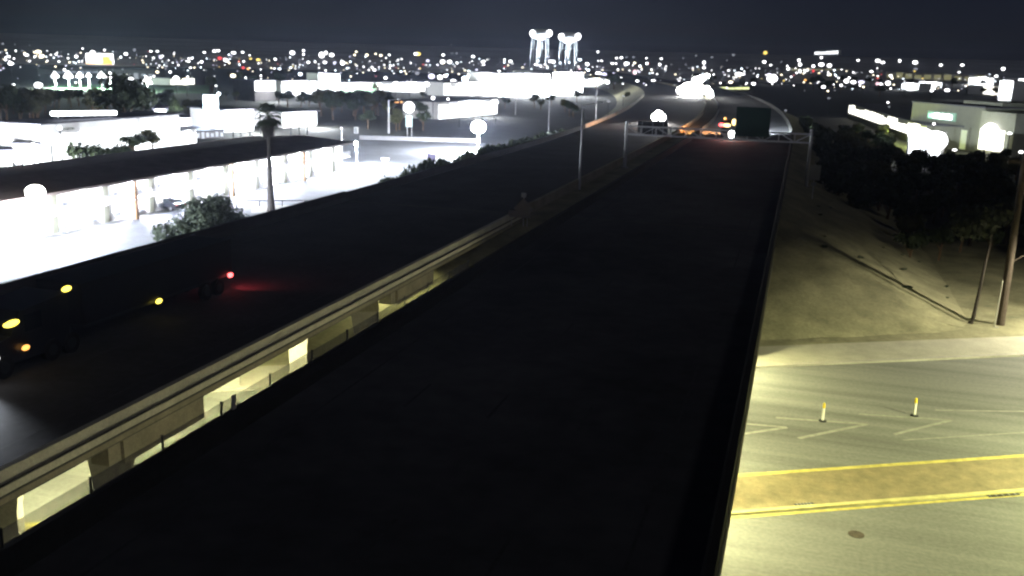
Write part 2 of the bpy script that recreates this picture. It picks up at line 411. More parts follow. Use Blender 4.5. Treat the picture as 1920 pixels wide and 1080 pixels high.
# concrete barriers after the bridges
tag(barrier_mb(-1.28, 84, 1400, -1).build('concrete_barrier', 'shaded_concrete'), 'long concrete barrier along the right edge of the dark highway', 'barrier')
tag(barrier_mb(-19.5, 84, 700, 1, .8).build('concrete_barrier', 'shaded_concrete'), 'median barrier beside the right carriageway running to the sign gantry', 'barrier')
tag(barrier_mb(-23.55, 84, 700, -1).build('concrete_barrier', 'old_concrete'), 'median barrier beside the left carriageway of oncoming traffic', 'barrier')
b = MB(); v = []; yy = [y for y in YS if y <= 400]
for Y in yy:
    x = -42.0+ramp(Y)+curve(Y); v += [(x-.15, Y, 6.4), (x+.15, Y, 6.4), (x+.12, Y, 7.35), (x-.12, Y, 7.35)]
f = [(j*4+i, j*4+(i+1) % 4, (j+1)*4+(i+1) % 4, (j+1)*4+i) for j in range(len(yy)-1) for i in range(4)]
k_ = yy.index(200)*4; k2 = len(yy)-1  # one barrier split: shade in the near colour, light in the far
b.add(v, [q for q in f if max(q) <= k_+3]); tag(b.tidy().build('concrete_barrier', 'shaded_concrete'), 'dark nearer stretch of barrier on the outer edge of the left carriageway', 'barrier')
b = MB(); b.add([(x_, y_+.02, z_) for x_, y_, z_ in v], [q for q in f if min(q) >= k_]); tag(b.tidy().build('concrete_barrier', 'lit_concrete'), 'pale far stretch of barrier curving below the water towers', 'barrier')
# ------------------------------------------------------------------ street lighting under and beside the bridges
SOD = (1, .98, .50)
def underlamp(p, lb, pw=900, aim=None):
    t = thing('bridge_lamp', lb, 'lamp', p, SA, 'lamps fixed under the bridges')
    MB().box(-.35, .35, -.2, .2, 0, .22).build('housing', 'steel', t)
    MB().box(-.3, .3, -.16, .16, -.03, -.001).build('lens', 'e_underlamp', t)
    lamp('lamp_light', 'SPOT', (0, 0, -.1), pw*2.0, SOD, t, .2, None, 156, .35)
underlamp((-4.0, 63.0, 5.1), 'lamp under the near bridge above the far footway', 5500)
underlamp((-4.2, 47.5, 5.1), 'lamp under the near bridge above the far lanes', 4200)
underlamp((-4.5, 40.3, 5.1), 'lamp under the near bridge above the brown median', 4000)
underlamp((-17.5, 52.5, 5.1), 'lamp under the near bridge opposite the tapered pier', 2520)
underlamp((-4.5, 30.0, 5.1), 'added lamp under the near bridge above the near lanes', 4000)  # added to lighten the pier cap's shade on the street
underlamp((-17.5, 40.0, 5.1), 'lamp under the near bridge in the middle of the gap', 2500)
underlamp((-17.5, 26.0, 5.1), 'lamp under the near bridge closest to the photo\'s lower left corner', 2500)
underlamp((-28.5, 31.0, 5.0), 'lamp under the far bridge beside the median pier', 4500)
underlamp((-28.5, 40.0, 5.0), 'lamp under the far bridge above the far lanes', 5500)
underlamp((-28.5, 47.5, 5.0), 'lamp under the far bridge above the far footway', 3600)
underlamp((-29.0, 66.0, 5.0), 'lamp under the far bridge above the slope', 1500)
for i in range(5):  # added strips, out of sight, brighten the far bridge's barrier face
    t = thing('added_strip_lamp', 'long added strip lamp lighting the far barrier from under the near bridge', 'lamp', (-19.80, 14+12.0*i, 6.15), 0, 'strip lamps along the near bridge\'s left edge')
    MB().box(-.08, .04, -5.9, 5.9, -.06, .06).build('housing', 'steel', t)
    L_ = bpy.data.lights.new('lamp_light', 'AREA'); L_.shape = 'RECTANGLE'; L_.size = .1; L_.size_y = 11.8; L_.energy = 42; L_.color = (1, .96, .66)
    o = bpy.data.objects.new('lamp_light', L_); C.objects.link(o); o.parent = t; o.location = (-.12, 0, 0); o.rotation_euler = (0, math.radians(80), 0)
def street_lamp(p, lb, h, pw, col, armdir, arm=2.4, m='e_warm', rz=0, spot=None, group=None, r=.10):
    t = thing('street_lamp', lb, 'street lamp', p, 0, group)
    MB().path([(0, 0, 0), (0, 0, h*.5), (0, 0, h)], [r*1.3, r, r*.7]).build('pole', 'pole_paint', t)
    d = Vector((math.cos(armdir), math.sin(armdir), 0))
    MB().tube((0, 0, h-.1), d*arm+Vector((0, 0, h+.35)), .05).build('arm', 'pole_paint', t)
    q = d*(arm+.3)+Vector((0, 0, h+.3))
    hd = MB().box(-.4, .4, -.17, .17, 0, .16).build('lamp_head', 'steel', t, loc=q); hd.rotation_euler.z = armdir
    if pw:
        ln = MB().box(-.3, .3, -.13, .13, -.03, -.001).build('lens', m, t, loc=q); ln.rotation_euler.z = armdir
        lamp('lamp_light', 'SPOT', q-Vector((0, 0, .1)), pw, col, t, .25, None, 167, .3)
    return t
street_lamp((28, 46, 0), 'lit street lamp on the near side of the cross street', 10, 92000, (.97, 1, .50), 2.2)
street_lamp((25, 83, 0), 'lit street lamp on the far footway of the cross street', 9, 36000, (1, .95, .70), -1.2)
# ------------------------------------------------------------------ vegetation
def leaf_mesh(name, m, blobs, n, size, seed, hang=0):
    r = random.Random(seed); b = MB(); tot = sum(q[3]**2 for q in blobs)
    for (x, y, z, R) in blobs:
        for _ in range(int(n*R*R/tot)):
            d = Vector((r.gauss(0, 1), r.gauss(0, 1), r.gauss(0, 1)))
            if d.length < .01: continue
            d.normalize(); rad = R*(r.uniform(.45, 1.06)); p = Vector((x, y, z))+Vector((d.x*rad, d.y*rad, d.z*rad*.8))
            nrm = (d+Vector((r.uniform(-.8, .8), r.uniform(-.8, .8), r.uniform(-.5, .9)))).normalized()
            a = nrm.orthogonal().normalized(); a = Matrix.Rotation(r.uniform(0, 6.28), 3, nrm) @ a; c = nrm.cross(a)
            s_ = size*r.uniform(.5, 1.3); t_ = s_*r.uniform(.4, .8)
            b.add([p-a*s_, p+c*t_, p+a*s_, p-c*t_], [(0, 1, 2, 3)])
    return b.mesh(name, m)
def crown_blobs(r, w, h, z, n=9):
    o = []
    for i in range(n):
        t = r.uniform(0, 6.28); q = r.uniform(.15, .75)*w
        o.append((math.cos(t)*q, math.sin(t)*q, z+r.uniform(-.5, .6)*h, r.uniform(.3, .55)*w))
    o.append((0, 0, z, w*.6)); return o
rt = random.Random(11); TREES = []
for i, m in enumerate(['leaf_dark', 'leaf_olive', 'leaf_dark', 'leaf_olive']):
    cm = leaf_mesh('crown', m, crown_blobs(rt, 2.6, 1.5, 4.2), 1500, .26, 20+i)
    t_ = MB().path([(0, 0, -.2), (.1, .05, 1.3), (.0, .2, 2.6), (.1, .2, 4.2)], [.22, .17, .13, .05])
    for k in range(4):
        a = rt.uniform(0, 6.28); t_.tube((.03, .1, 1.5+.35*k), (math.cos(a)*1.5, math.sin(a)*1.5, 3.6+.3*k), .09, .03, 6)
    TREES.append((cm, t_.mesh('trunk', 'bark')))
def tree(p, sc, lb, var=0, group='trees', h=1.0, name='desert_tree'):
    t = thing(name, lb, 'tree', p, rt.uniform(0, 6.28), group); t.scale = (sc, sc, sc*h)
    link('crown', TREES[var][0], t); link('trunk', TREES[var][1], t); return t
SH = []
for i, m in enumerate(['leaf_dark', 'leaf_grey', 'leaf_dark']):
    SH.append(leaf_mesh('shrub', m, crown_blobs(rt, 1.0, .35, .55, 6), 420, .15, 60+i))
def shrub(p, sc, lb, var=0, group=None, h=1.0):
    o = link('shrub', SH[var], None, p, rt.uniform(0, 6.28), (sc, sc, sc*h)); return tag(o, lb, 'shrub', group)
# the large grey-green bush by the palm
bb = thing('large_bush', 'large grey-green bush in front of the lit car park left of the palm', 'bush', (-60.9, 89.0, 0)); bb.scale = (1.2, 1.2, 1.15)
leaf = leaf_mesh('foliage', 'leaf_grey', [(0, 0, 2.6, 2.0), (-1.8, -1.2, 1.6, 1.5), (-3.2, -2.2, 1.0, 1.2), (1.6, 1.2, 2.0, 1.6), (.6, .4, 3.5, 1.5), (-.8, -.6, 3.2, 1.3), (2.6, 1.5, 1.4, 1.3), (0, -.5, 1.1, 2.0)], 9000, .16, 5)
link('foliage', leaf, bb)
b = MB()
for k in range(7):
    a = k*.9; b.path([(0, 0, 0), (math.cos(a)*.7, math.sin(a)*.7, 1.2), (math.cos(a)*1.5, math.sin(a)*1.5, 2.4)], [.09, .06, .02], 6)
b.build('stem', 'bark', bb)
# shrubs along the left embankment: bumpy dark edge against the lit lot
r = random.Random(5)
for i in range(100):
    Y = 96+i*1.1+r.uniform(-.5, .5)
    X = -47.2+r.uniform(-1.6, 1.2)-min(6, max(0, (Y-150)*.03))
    gz = max(0, 6.4-(-42.3-X)*.5); f_ = min(1, (Y-90)/22)
    shrub((X, Y, gz-.3), r.uniform(1.15, 1.75)*(.5+.5*f_), 'dark shrub along the top of the left highway slope, against the lit car park', r.choice((0, 2)), 'shrubs on the left highway slope', 1.0+.75*f_)
for i in range(70):
    Y = 88+i*1.7; X = r.uniform(-56.5, -51)-min(6, max(0, (Y-150)*.03)); gz = max(0, 6.4-(-42.3-X)*.5)
    shrub((X, Y, gz-.1), r.uniform(1.0, 1.7), 'dark shrub near the foot of the left highway slope', r.choice((0, 0, 2)), 'shrubs at the foot of the left highway slope')
# Mexican fan palm
pal = thing('fan_palm', 'tall fan palm with thick bare trunk rising in front of the lit motel', 'palm', (-65.2, 109, 0))
b = MB(); b.path([(0, 0, -.2), (.05, 0, 1), (-.02, 0, 4), (.02, 0, 7), (0, 0, 10), (0, 0, 12.5)], [.62, .48, .40, .30, .22, .2], 12); b.build('trunk', 'palm_trunk', pal)
r = random.Random(8)
fr = MB()
def fan(bm, base, d, L, w, droop):
    side = d.cross(Vector((0, 0, 1))).normalized(); tip = base+d*L+Vector((0, 0, -droop))
    bm.tube(base, base+d*L*.5, .025, .015, 4); c = base+d*L*.5
    for q in range(-4, 5):
        ang = q*.28; e = (d*math.cos(ang)+side*math.sin(ang)); t_ = c+e*w+Vector((0, 0, -droop*(.4+.1*abs(q)))); m_ = c+e*w*.5
        bm.add([c, m_+side*.07, t_, m_-side*.07], [(0, 1, 2, 3)])
for i in range(64):
    a = r.uniform(0, 6.28); el = r.uniform(-.9, 1.1); d = Vector((math.cos(a)*math.cos(el), math.sin(a)*math.cos(el), math.sin(el)))
    fan(fr, Vector((0, 0, 12.6)), d, r.uniform(1.6, 2.4), 1.3, .6)
fr.build('fronds', 'leaf_grey', pal)
sk = MB()
for i in range(60):
    a = r.uniform(0, 6.28); z = r.uniform(10.6, 12.2); d = Vector((math.cos(a), math.sin(a), -.9)).normalized()
    fan(sk, Vector((0, 0, z)), d, .9, .7, .5)
sk.build('dead_frond_skirt', 'palm_trunk', pal)
# ------------------------------------------------------------------ motel car park and motel
def ground_poly(pts, z, name, m, k='structure'):
    b = MB(); b.add([(x, y, z) for x, y in pts], [tuple(range(len(pts)))]); return kind(b.build(name, m), k)
ground_poly([(-62.5, 30), (-62.5, 96), (-63.5, 160), (-65, 206), (-74, 224), (-104, 216), (-104, 158), (-77.2, 158), (-77.2, 30)], .012, 'parking_lot', 'lot_asphalt')
mot = thing('motel', 'long two-storey motel with dark roof and glaring white walkways', 'motel', (-77.2, 56, 0))
ML = 101.0; MW = 20.0; Z1 = 2.5; ZT = 5.05
# local frame: y along the front, x=0 the front wall, -x behind
MB().box(-MW, -1.7, 0, ML, 0, ZT-.06).build('wall', 'stucco', mot)
b = MB(); b.add([(.35, -.6, ZT), (.35, ML+.6, ZT), (-MW*.5, ML+.6, ZT+.75), (-MW*.5, -.6, ZT+.75), (-MW-.5, -.6, ZT+.1), (-MW-.5, ML+.6, ZT+.1),
  (.35, -.6, ZT-.05), (.35, ML+.6, ZT-.05), (-MW-.5, -.6, ZT-.05), (-MW-.5, ML+.6, ZT-.05)],
  [(0, 1, 2, 3), (3, 2, 5, 4), (0, 6, 7, 1), (4, 5, 9, 8), (0, 3, 4, 8, 6), (1, 7, 9, 5, 2), (6, 8, 9, 7)]); b.build('roof', 'roof_brown', mot)
b = MB().box(.36, .42, -.6, ML+.6, ZT-.3, ZT+.02); b.build('roof_fascia', 'roof_brown', mot)
stairs = {12, 24, 36}
pieces = [(i, i*4.2) for i in range(24)]
slabm = MB().box(-1.68, .05, 0, 4.17, Z1-.14, Z1).mesh('walkway_slab', 'stucco')
railm = MB(); railm.box(0, .05, 0, 4.17, .95, 1.02)
for q in range(14): railm.box(.01, .04, .1+q*.3, .13+q*.3, 0, .95)
railm = railm.mesh('railing', 'pole_paint')
emi('e_window_glare', (1, .97, .9), 1.0)  # window glow added to blend into the overexposed motel front
doorm = MB().box(0, .05, 0, .95, 0, 2.0).mesh('door', 'stucco_tan')
winm = MB().box(0, .04, 0, 1.6, 0, 1.1).mesh('window', 'e_window_glare')
acm = MB().box(0, .18, 0, .9, 0, .4).mesh('air_conditioner', 'steel')
postm = MB().box(-.28, .06, -.22, .22, 0, ZT-.32).mesh('post', 'brick_post')
lampm = MB().box(0, .16, -.12, .12, 0, .2).mesh('wall_lamp', 'e_cool')
stairw = MB()
for q in range(10): stairw.box(-1.4, -.2, q*.3, q*.3+.32, q*.25, q*.25+.06)
stairw = stairw.mesh('stair', 'steel')
for i, y in pieces:
    if i not in (7, 15): link('walkway_slab', slabm, mot, (0, y, 0)); link('railing', railm, mot, (0, y, Z1))
    else: link('stair', stairw, mot, (0, y+.4, 0))
    for lv, z in ((0, 0.05), (1, Z1+.02)):
        link('door', doorm, mot, (-1.69, y+.3, z)); link('window', winm, mot, (-1.69, y+1.7, z+.95)); link('air_conditioner', acm, mot, (-1.66, y+2.1, z+.45))
        link('wall_lamp', lampm, mot, (-1.69, y+1.35, z+2.05))
        if i % 2 == 0: lamp('lamp_light', 'POINT', (-1.1, y+1.35, z+2.0), 8000, (.84, .88, 1), mot, .15)
    if i % 5 == 0: link('post', postm, mot, (0, y, 0))
for i, (y0, y1) in enumerate(((17.5, 24.0),)):
    MB().box(-.6, .12, y0, y1, 0, 2.3).build('storage_gate', 'stucco_grey', mot)
    b = MB()
    for q in range(18): b.box(.13, .18, y0+.2+q*.34, y0+.28+q*.34, .1, 2.2)
    b.build('gate_bars', 'pole_paint', mot)
# flood lights on the motel grounds
def flood(p, h, lb, pw, n=2, rad=.5, aim=(0, 0, 0), col=(.85, .92, 1), m='e_head', group=None):
    t = thing('floodlight_pole', lb, 'floodlight', p, 0, group)
    MB().path([(0, 0, 0), (0, 0, h)], [.12, .07]).build('pole', 'pole_paint', t)
    for k in range(n):
        o = MB().ball((0, 0, 0), rad, rad, rad*.8, 12, 7).build('lamp', m, t, loc=((k-(n-1)/2)*rad*1.6, -.2, h+rad*.5))
    lamp('lamp_light', 'POINT', (.3, -rad*1.5, h-.1-rad), pw, col, t, rad*.5)
    return t
pf = at(55, 372, 5.5)
flood((pf.x+1.0, pf.y, 0), 5.7, 'glaring blue-white floodlight above the motel roof at the left edge', 22000, 1, .95)
pf = at(902, 285, 0)
flood((-68.5, 203, 0), 4.6, 'glaring floodlight at the far end of the motel car park', 260000, 1, 1.7, col=(.88, .92, 1))
flood((-79.0, 163, 0), 4.2, 'added floodlight at the far right corner of the motel', 70000, 1, .35)  # added to brighten the car park
# low block wall, small sign, triangular shade and fence in the car park
bw = thing('block_wall', 'low pale block wall behind the lit car park right of the motel', 'wall', (0, 0, 0))
pA = Vector((-104, 216.2, 0)); pB = Vector((-74.3, 224.2, 0)); dw = (pB-pA); Lw = dw.length; aw = math.atan2(dw.y, dw.x)
pan = MB().box(.03, 2.95, -.1, .1, 0, 1.0).mesh('panel', 'stucco_grey')
for k in range(int(Lw/3)): link('panel', pan, bw, pA+dw.normalized()*k*3, aw)
t = thing('shade_sail', 'small white triangular shade on a post in the bright car park', 'shade', at(722, 320, 0))
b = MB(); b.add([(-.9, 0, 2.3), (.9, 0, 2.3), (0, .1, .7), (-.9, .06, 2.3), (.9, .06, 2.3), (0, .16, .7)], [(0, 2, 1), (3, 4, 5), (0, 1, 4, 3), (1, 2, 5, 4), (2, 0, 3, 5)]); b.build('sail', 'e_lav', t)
MB().tube((0, .2, 0), (0, .2, 2.3), .05).build('post', 'pole_paint', t)
t = thing('parking_sign', 'small dark tilted sign on two posts in the bright car park', 'sign', at(806, 318, 0))
MB().box(-.8, .8, -.05, .05, 1.5, 2.9, Matrix.Rotation(.12, 3, 'Y')).build('panel', 'sign_dark', t) if 'sign_dark' in M else MB().box(-.8, .8, -.05, .05, 1.5, 2.9, Matrix.Rotation(.12, 3, 'Y')).build('panel', mat('sign_dark', (.06, .05, .10), .5), t)
for q in (-.45, .45): MB().tube((q, .1, 0), (q, .1, 2.2), .05).build('post', 'pole_paint', t)
rl = thing('pipe_rail', 'thin dark pipe rail along the near edge of the motel car park behind the palm', 'railing')
pa = at(400, 376, .9); pb_ = at(640, 376, .9); pa.z = pb_.z = 0
dd = pb_-pa; L = dd.length; u_ = dd.normalized()
MB().tube(pa+Vector((0, 0, .9)), pb_+Vector((0, 0, .9)), .06).build('rail', 'dark_metal', rl)
pm_ = MB().tube((0, 0, 0), (0, 0, .88), .05).mesh('post', 'dark_metal')
for k in range(int(L/3)+1): link('post', pm_, rl, pa+u_*3*k)
ground_poly([tuple(at(x, y, 0).xy) for x, y in ((470, 400), (590, 398), (570, 385), (475, 386))], .03, 'palm_island', 'walk_concrete')
# parked cars
def car(p, rz, lb, paint, group=None, lights=None, cat='car', name='parked_car', s=1.0):
    t = thing(name, lb, cat, p, rz, group); t.scale = (s, s, s)
    prof_ = [(-2.2, .35), (2.2, .35), (2.25, .75), (1.3, .95), (.6, 1.42), (-.9, 1.45), (-1.7, 1.0), (-2.22, .95)]
    b = MB(); v = [(y, x*w if False else w, z) for w in (-.88, .88) for y, z in prof_ for x in (1,)]
    n = len(prof_); v = [(w, y, z) for w in (-.88, .88) for y, z in prof_]
    b.add(v, [tuple(range(n)), tuple(range(2*n-1, n-1, -1))]+[(i, n+i, n+(i+1) % n, (i+1) % n) for i in range(n)])
    b.build('body', paint, t)
    for sx in (-1, 1):
        MB().box(sx*.885-.01, sx*.885+.01, -1.0, .7, 1.0, 1.36).build('side_window', 'glass_dark', t)
        for y in (-1.35, 1.4):
            w_ = MB().tube((sx*.78, y, .33), (sx*.93, y, .33), .33, n=12).build('wheel', 'rubber', t)
            MB().tube((sx*.931, y, .33), (sx*.94, y, .33), .2, n=10).build('rim', 'steel', w_)
        MB().box(sx*.62-.2, sx*.62+.2, 2.2, 2.27, .6, .78).build('headlight', lights[0] if lights else 'sign_white', t)
        MB().box(sx*.65-.18, sx*.65+.18, -2.27, -2.2, .7, .88).build('taillight', lights[1] if lights else 'red_paint', t)
    MB().add([(-.75, 1.27, 1.0), (.75, 1.27, 1.0), (.68, .63, 1.40), (-.68, .63, 1.40), (-.75, 1.30, 1.0), (.75, 1.30, 1.0), (.68, .66, 1.42), (-.68, .66, 1.42)], [(0, 3, 2, 1), (4, 5, 6, 7), (0, 1, 5, 4), (1, 2, 6, 5), (2, 3, 7, 6), (3, 0, 4, 7)]).build('windshield', 'glass_dark', t)
    return t
car(tuple(at(318, 392, .02)), math.pi*.42, 'dark car parked nose-out in front of the motel\'s barred gate', 'truck_cab')
car((-73.2, 108, .02), -math.pi/2, 'white car parked in front of the motel behind the palm', 'sign_white')
# ------------------------------------------------------------------ semi truck on the left carriageway
tr = thing('semi_truck', 'dark semi truck with amber side lights heading out of the photo\'s left edge', 'truck', (-33.0, 39.5, 6.5))
# local: y+ away (rear), y- front ; rear at y=+8.9, front at y=-9.6
MB().box(-1.3, 1.3, -3.6, 8.9, 1.15, 3.15).build('trailer_box', 'truck_box', tr)
MB().box(-1.1, 1.1, -3.4, 8.7, .9, 1.148).build('chassis', 'dark_metal', tr)
b = MB(); pf_ = [(-9.4, .5), (-9.5, 1.5), (-7.9, 1.75), (-7.3, 2.75), (-4.4, 2.95), (-4.4, .5)]
v = [(w, y, z) for w in (-1.2, 1.2) for y, z in pf_]; n = len(pf_)
b.add(v, [tuple(range(n)), tuple(range(2*n-1, n-1, -1))]+[(i, n+i, n+(i+1) % n, (i+1) % n) for i in range(n)]); b.build('cab', 'truck_cab', tr)
for sx in (-1, 1):
    MB().box(sx*1.205-.01, sx*1.205+.01, -7.1, -6.1, 1.75, 2.5).build('side_window', 'glass_dark', tr)
    for y in (-8.4, -5.6, -4.4, 6.4, 7.6):
        w_ = MB().tube((sx*.95, y, .5), (sx*1.25, y, .5), .5, n=14).build('wheel', 'rubber', tr)
        MB().tube((sx*1.251, y, .5), (sx*1.26, y, .5), .27, n=10).build('rim', 'dark_metal', w_)
    MB().ball((sx*.95, -9.56, .98), .16, .06, .13).build('headlight', 'e_head', tr)
    MB().ball((sx*1.0, 8.93, 1.0), .22, .12, .16).build('taillight', 'e_tail', tr)
MB().box(-.75, .75, -9.56, -9.5, .6, 1.35).build('grille', 'steel', tr)
MB().ball((1.36, 8.6, 1.02), .12, .24, .15).build('rear_marker', 'e_tail', tr)
MB().ball((1.36, 1.9, 1.02), .07, .26, .14).build('side_marker', 'e_amber', tr)
MB().ball((1.36, -7.3, 1.10), .10, .22, .13).build('side_marker', 'e_orange', tr)
MB().ball((1.36, -4.6, 3.15), .1, .30, .14).build('top_marker', 'e_amber', tr)
MB().ball((1.3, -7.9, 2.35), .12, .45, .16).build('cab_marker', 'e_amber', tr)
MB().ball((1.22, -8.85, 1.02), .1, .22, .15).build('corner_lamp', 'e_white', tr)
MB().box(1.22, 1.32, -8.55, -7.6, 2.45, 2.55).build('mirror_arm', 'dark_metal', tr)
lamp('headlight_beam', 'SPOT', (.9, -9.7, 1.1), 5000, (.85, .92, 1), tr, .15, None, 140, .9).rotation_euler = (math.radians(-78), 0, 0)
lamp('taillight_glow', 'SPOT', (1.3, 9.1, 1.0), 130, (1, .08, .1), tr, .15, None, 130, .8).rotation_euler = (math.radians(68), 0, math.radians(-15))
# ------------------------------------------------------------------ sign gantry
gy = 128.0
ga = thing('sign_gantry', 'grey steel truss gantry spanning the dark highway', 'gantry', (0, gy, 6.5))
for x, lb in ((-22.3, None), (1.4, None)):
    p_ = MB().tube((x, 0, -.3 if x < 0 else -1.6), (x, 0, 6.2), .22, .18, 10).build('post', 'pole_paint', ga)
    MB().box(x-.45, x+.45, -.45, .45, -.3 if x < 0 else -1.7, .15 if x < 0 else -1.0).build('footing', 'concrete', ga)
for z, y in ((4.5, -.5), (5.6, -.5), (4.5, .5), (5.6, .5)):
    MB().tube((-22.5, y, z), (1.6, y, z), .075, n=8).build('chord', 'pole_paint', ga)
nb_ = 12
for k in range(nb_+1):
    x = -22.3+k*23.7/nb_
    for y in (-.5, .5): MB().tube((x, y, 4.5), (x, y, 5.6), .045, n=6).build('strut', 'pole_paint', ga)
    if k < nb_:
        x2 = x+23.7/nb_
        z1, z2 = (4.5, 5.6) if k % 2 else (5.6, 4.5)
        for y in (-.5, .5): MB().tube((x, y, z1), (x2, y, z2), .035, n=6).build('brace', 'pole_paint', ga)
sg = thing('guide_sign', 'dark green blank-looking guide sign hung on the gantry over the right lanes', 'sign', (-5.9, gy-.75, 6.5+5.0))
MB().box(-2.15, 2.15, -.06, 0, 0, 3.7).build('panel', 'sign_green', sg)
for (a, b_, c, d) in ((-2.15, 2.15, 0, .07), (-2.15, 2.15, 3.63, 3.7), (-2.15, -2.08, .07, 3.63), (2.08, 2.15, .07, 3.63)):
    MB().box(a, b_, -.075, -.062, c, d).build('border', 'sign_green', sg)
for x in (-1.4, 0, 1.4): MB().box(x-.05, x+.05, .002, .12, .1, 3.6).build('bracket', 'steel', sg)
bs = thing('highway_sign', 'dark back of a sign panel at the gantry\'s left end', 'sign', (-18.9, gy+.62, 6.5+4.4))
MB().box(-2.0, 2.0, 0, .06, 0, 1.9).build('panel', 'dark_metal', bs)
for x in (-1.4, 0, 1.4): MB().box(x-.05, x+.05, -.1, -.002, .05, 1.85).build('bracket', 'steel', bs)
# unlit light poles
def dark_pole(p, h, lb, z0=0):
    t = thing('light_pole', lb, 'light pole', p, 0, 'unlit light poles left of the highway')
    MB().path([(0, 0, 0), (0, 0, h*.5), (0, 0, h)], [.14, .11, .07]).build('pole', 'pole_paint', t)
    MB().tube((0, 0, h-.1), (1.8, -.4, h+.3), .05).build('arm', 'pole_paint', t)
    MB().box(1.7, 2.3, -.55, -.25, h+.25, h+.38).build('lamp_head', 'steel', t)
dark_pole((-22.9, 103.2, 6.5), 9.3, 'tall unlit light pole in the median, left of the sign gantry')
dark_pole((-71.1, 275, 0), 11, 'unlit light pole below the left water tower')
dark_pole((-102.4, 346, 0), 11, 'thin unlit light pole left of the water towers')
dark_pole((-52.7, 254, 4), 11.5, 'unlit light pole beyond the median pole, beside the pale barrier')
# signs by the roads
t = thing('diamond_sign', 'faint diamond warning sign in the median past the far bridge', 'sign', (-24.6+2.6, 77.5, 6.5))
MB().box(-.62, .62, -.03, .03, -.62, .62, Matrix.Rotation(math.radians(45), 3, 'Y'), (0, 0, 1.55)).build('panel', 'sign_back', t)
MB().tube((0, .08, 0), (0, .08, 2.9), .045).build('post', 'pole_paint', t)
MB().box(-.22, .22, -.03, .03, 2.5, 2.9).build('marker_plate', 'sign_back', t)
p = at(973, 424, 6.5)
t = thing('low_sign', 'faint low wide sign beside the left carriageway past the far bridge', 'sign', p)
MB().box(-.95, .95, -.03, .03, .75, 1.3).build('panel', 'sign_back', t)
for q in (-.7, .7): MB().tube((q, .06, 0), (q, .06, 1.25), .04).build('post', 'pole_paint', t)
p = at(1516, 336, 6.0)
t = thing('route_sign', 'small pale sign on a post under the gantry\'s right end', 'sign', (2.1, 118, 5.0))
MB().box(-.65, .65, -.03, .03, 2.4, 4.2).build('panel', 'sign_back', t)
MB().tube((0, .1, 0), (0, .1, 4.3), .06).build('post', 'pole_paint', t)
MB().box(-.28, .28, -.035, .03, 1.75, 2.2).build('lower_plate', 'sign_back', t)
# ------------------------------------------------------------------ vehicles on the highway
def tractor_rear(p, rz, lb):
    t = thing('flatbed_truck', lb, 'truck', p, rz)
    MB().box(-1.2, 1.2, -5, 3, .95, 1.15).build('flatbed', 'dark_metal', t)
    MB().box(-1.15, 1.15, 3.3, 5.8, .6, 3.0).build('cab', 'red_paint', t)
    MB().box(-.95, .95, 3.27, 3.299, 1.9, 2.7).build('rear_window', 'glass_dark', t)
    MB().box(-1.1, 1.1, .4, 2.9, 1.16, 2.4).build('load', 'sign_white', t)
    MB().box(-1.15, 1.15, -5.1, -5.01, .5, .95).build('bumper', 'steel', t)
    for sx in (-1, 1):
        for y in (-4, -2.8, 4.6):
            MB().tube((sx*.8, y, .5), (sx*1.15, y, .5), .5, n=12).build('wheel', 'rubber', t)
    MB().ball((-1.1, -5.15, 2.5), .55, .1, .35).build('taillight', 'e_tail', t)
    MB().ball((-.1, -5.15, 2.45), .75, .1, .36).build('marker_light', 'e_tail_amber', t)
    MB().ball((1.2, -5.1, 3.1), .42, .1, .65).build('beacon', 'e_tail_amber', t)
    MB().ball((.9, -5.15, .85), .5, .1, .8).build('reverse_light', 'e_head', t)
    MB().box(-1.2, 1.4, -5.05, -5.0, 1.16, 3.2).build('rear_board', 'dark_metal', t)
    lamp('taillight_glow', 'SPOT', (0, -5.6, 1.6), 900, (1, .12, .08), t, .4, None, 120, .8).rotation_euler = (math.radians(60), 0, math.pi)
    lamp('headlight_beam', 'SPOT', (0, 6.0, 1.0), 60000, (1, .93, .82), t, .3, None, 100, .9).rotation_euler = (math.radians(83), 0, 0)
    return t
emi('e_tail_amber', (1, .72, .30), 3.5)
fv = tractor_rear((-13.6, 196, 6.5), 0, 'distant truck with red and amber rear lights driving away beyond the gantry')
MB().ball((-1.2, 4.2, 3.2), .3, .3, .3).build('beacon', 'e_orange', fv)  # beacon added to carry the orange spot thrown left of the truck
lamp('added_orange_light', 'SPOT', (-1.4, 4.2, 3.6), 50000, (1, .42, .16), fv, .3, None, 110, .9).rotation_euler = (math.radians(70), 0, math.radians(48))
MB().ball((1.2, 5.9, 2.2), .25, .2, .25).build('added_white_lamp', 'e_head', fv)  # lamp added to carry the white spot thrown right of the truck
lamp('added_white_light', 'SPOT', (1.3, 6.3, 2.3), 450000, (.8, .9, 1), fv, .3, None, 80, .9).rotation_euler = (math.radians(80), 0, math.radians(-20))
oc = car((-33.0, 236, 6.52), math.pi, 'oncoming car with dazzling headlights on the left carriageway', 'truck_cab', None, ('e_head', 'red_paint'), 'car', 'oncoming_car', 1.15)
for sx in (-1, 1): MB().ball((sx*.72, 2.45, .95), .75, .2, .75, 14, 8).build('headlight_glare', 'e_head', oc)  # oversized glowing balls drawn as glare around the headlights
MB().ball((0, 2.4, 1.55), .85, .2, .75, 14, 8).build('added_glare', 'e_head', oc)  # added glowing ball that only widens the headlight glare
lamp('headlight_beam', 'SPOT', (0, 2.8, 1.1), 25000, (1, .98, .95), oc, .3, None, 80, .8).rotation_euler = (math.radians(80), 0, 0)
fc = thing('floodlight_mast', 'cluster of dazzling blue-white floodlights at the far bend of the highway', 'floodlight', tuple(at(1295, 186, 5.5)))
MB().tube((0, 0, -2), (0, 0, 9), .3, .2).build('mast', 'pole_paint', fc)
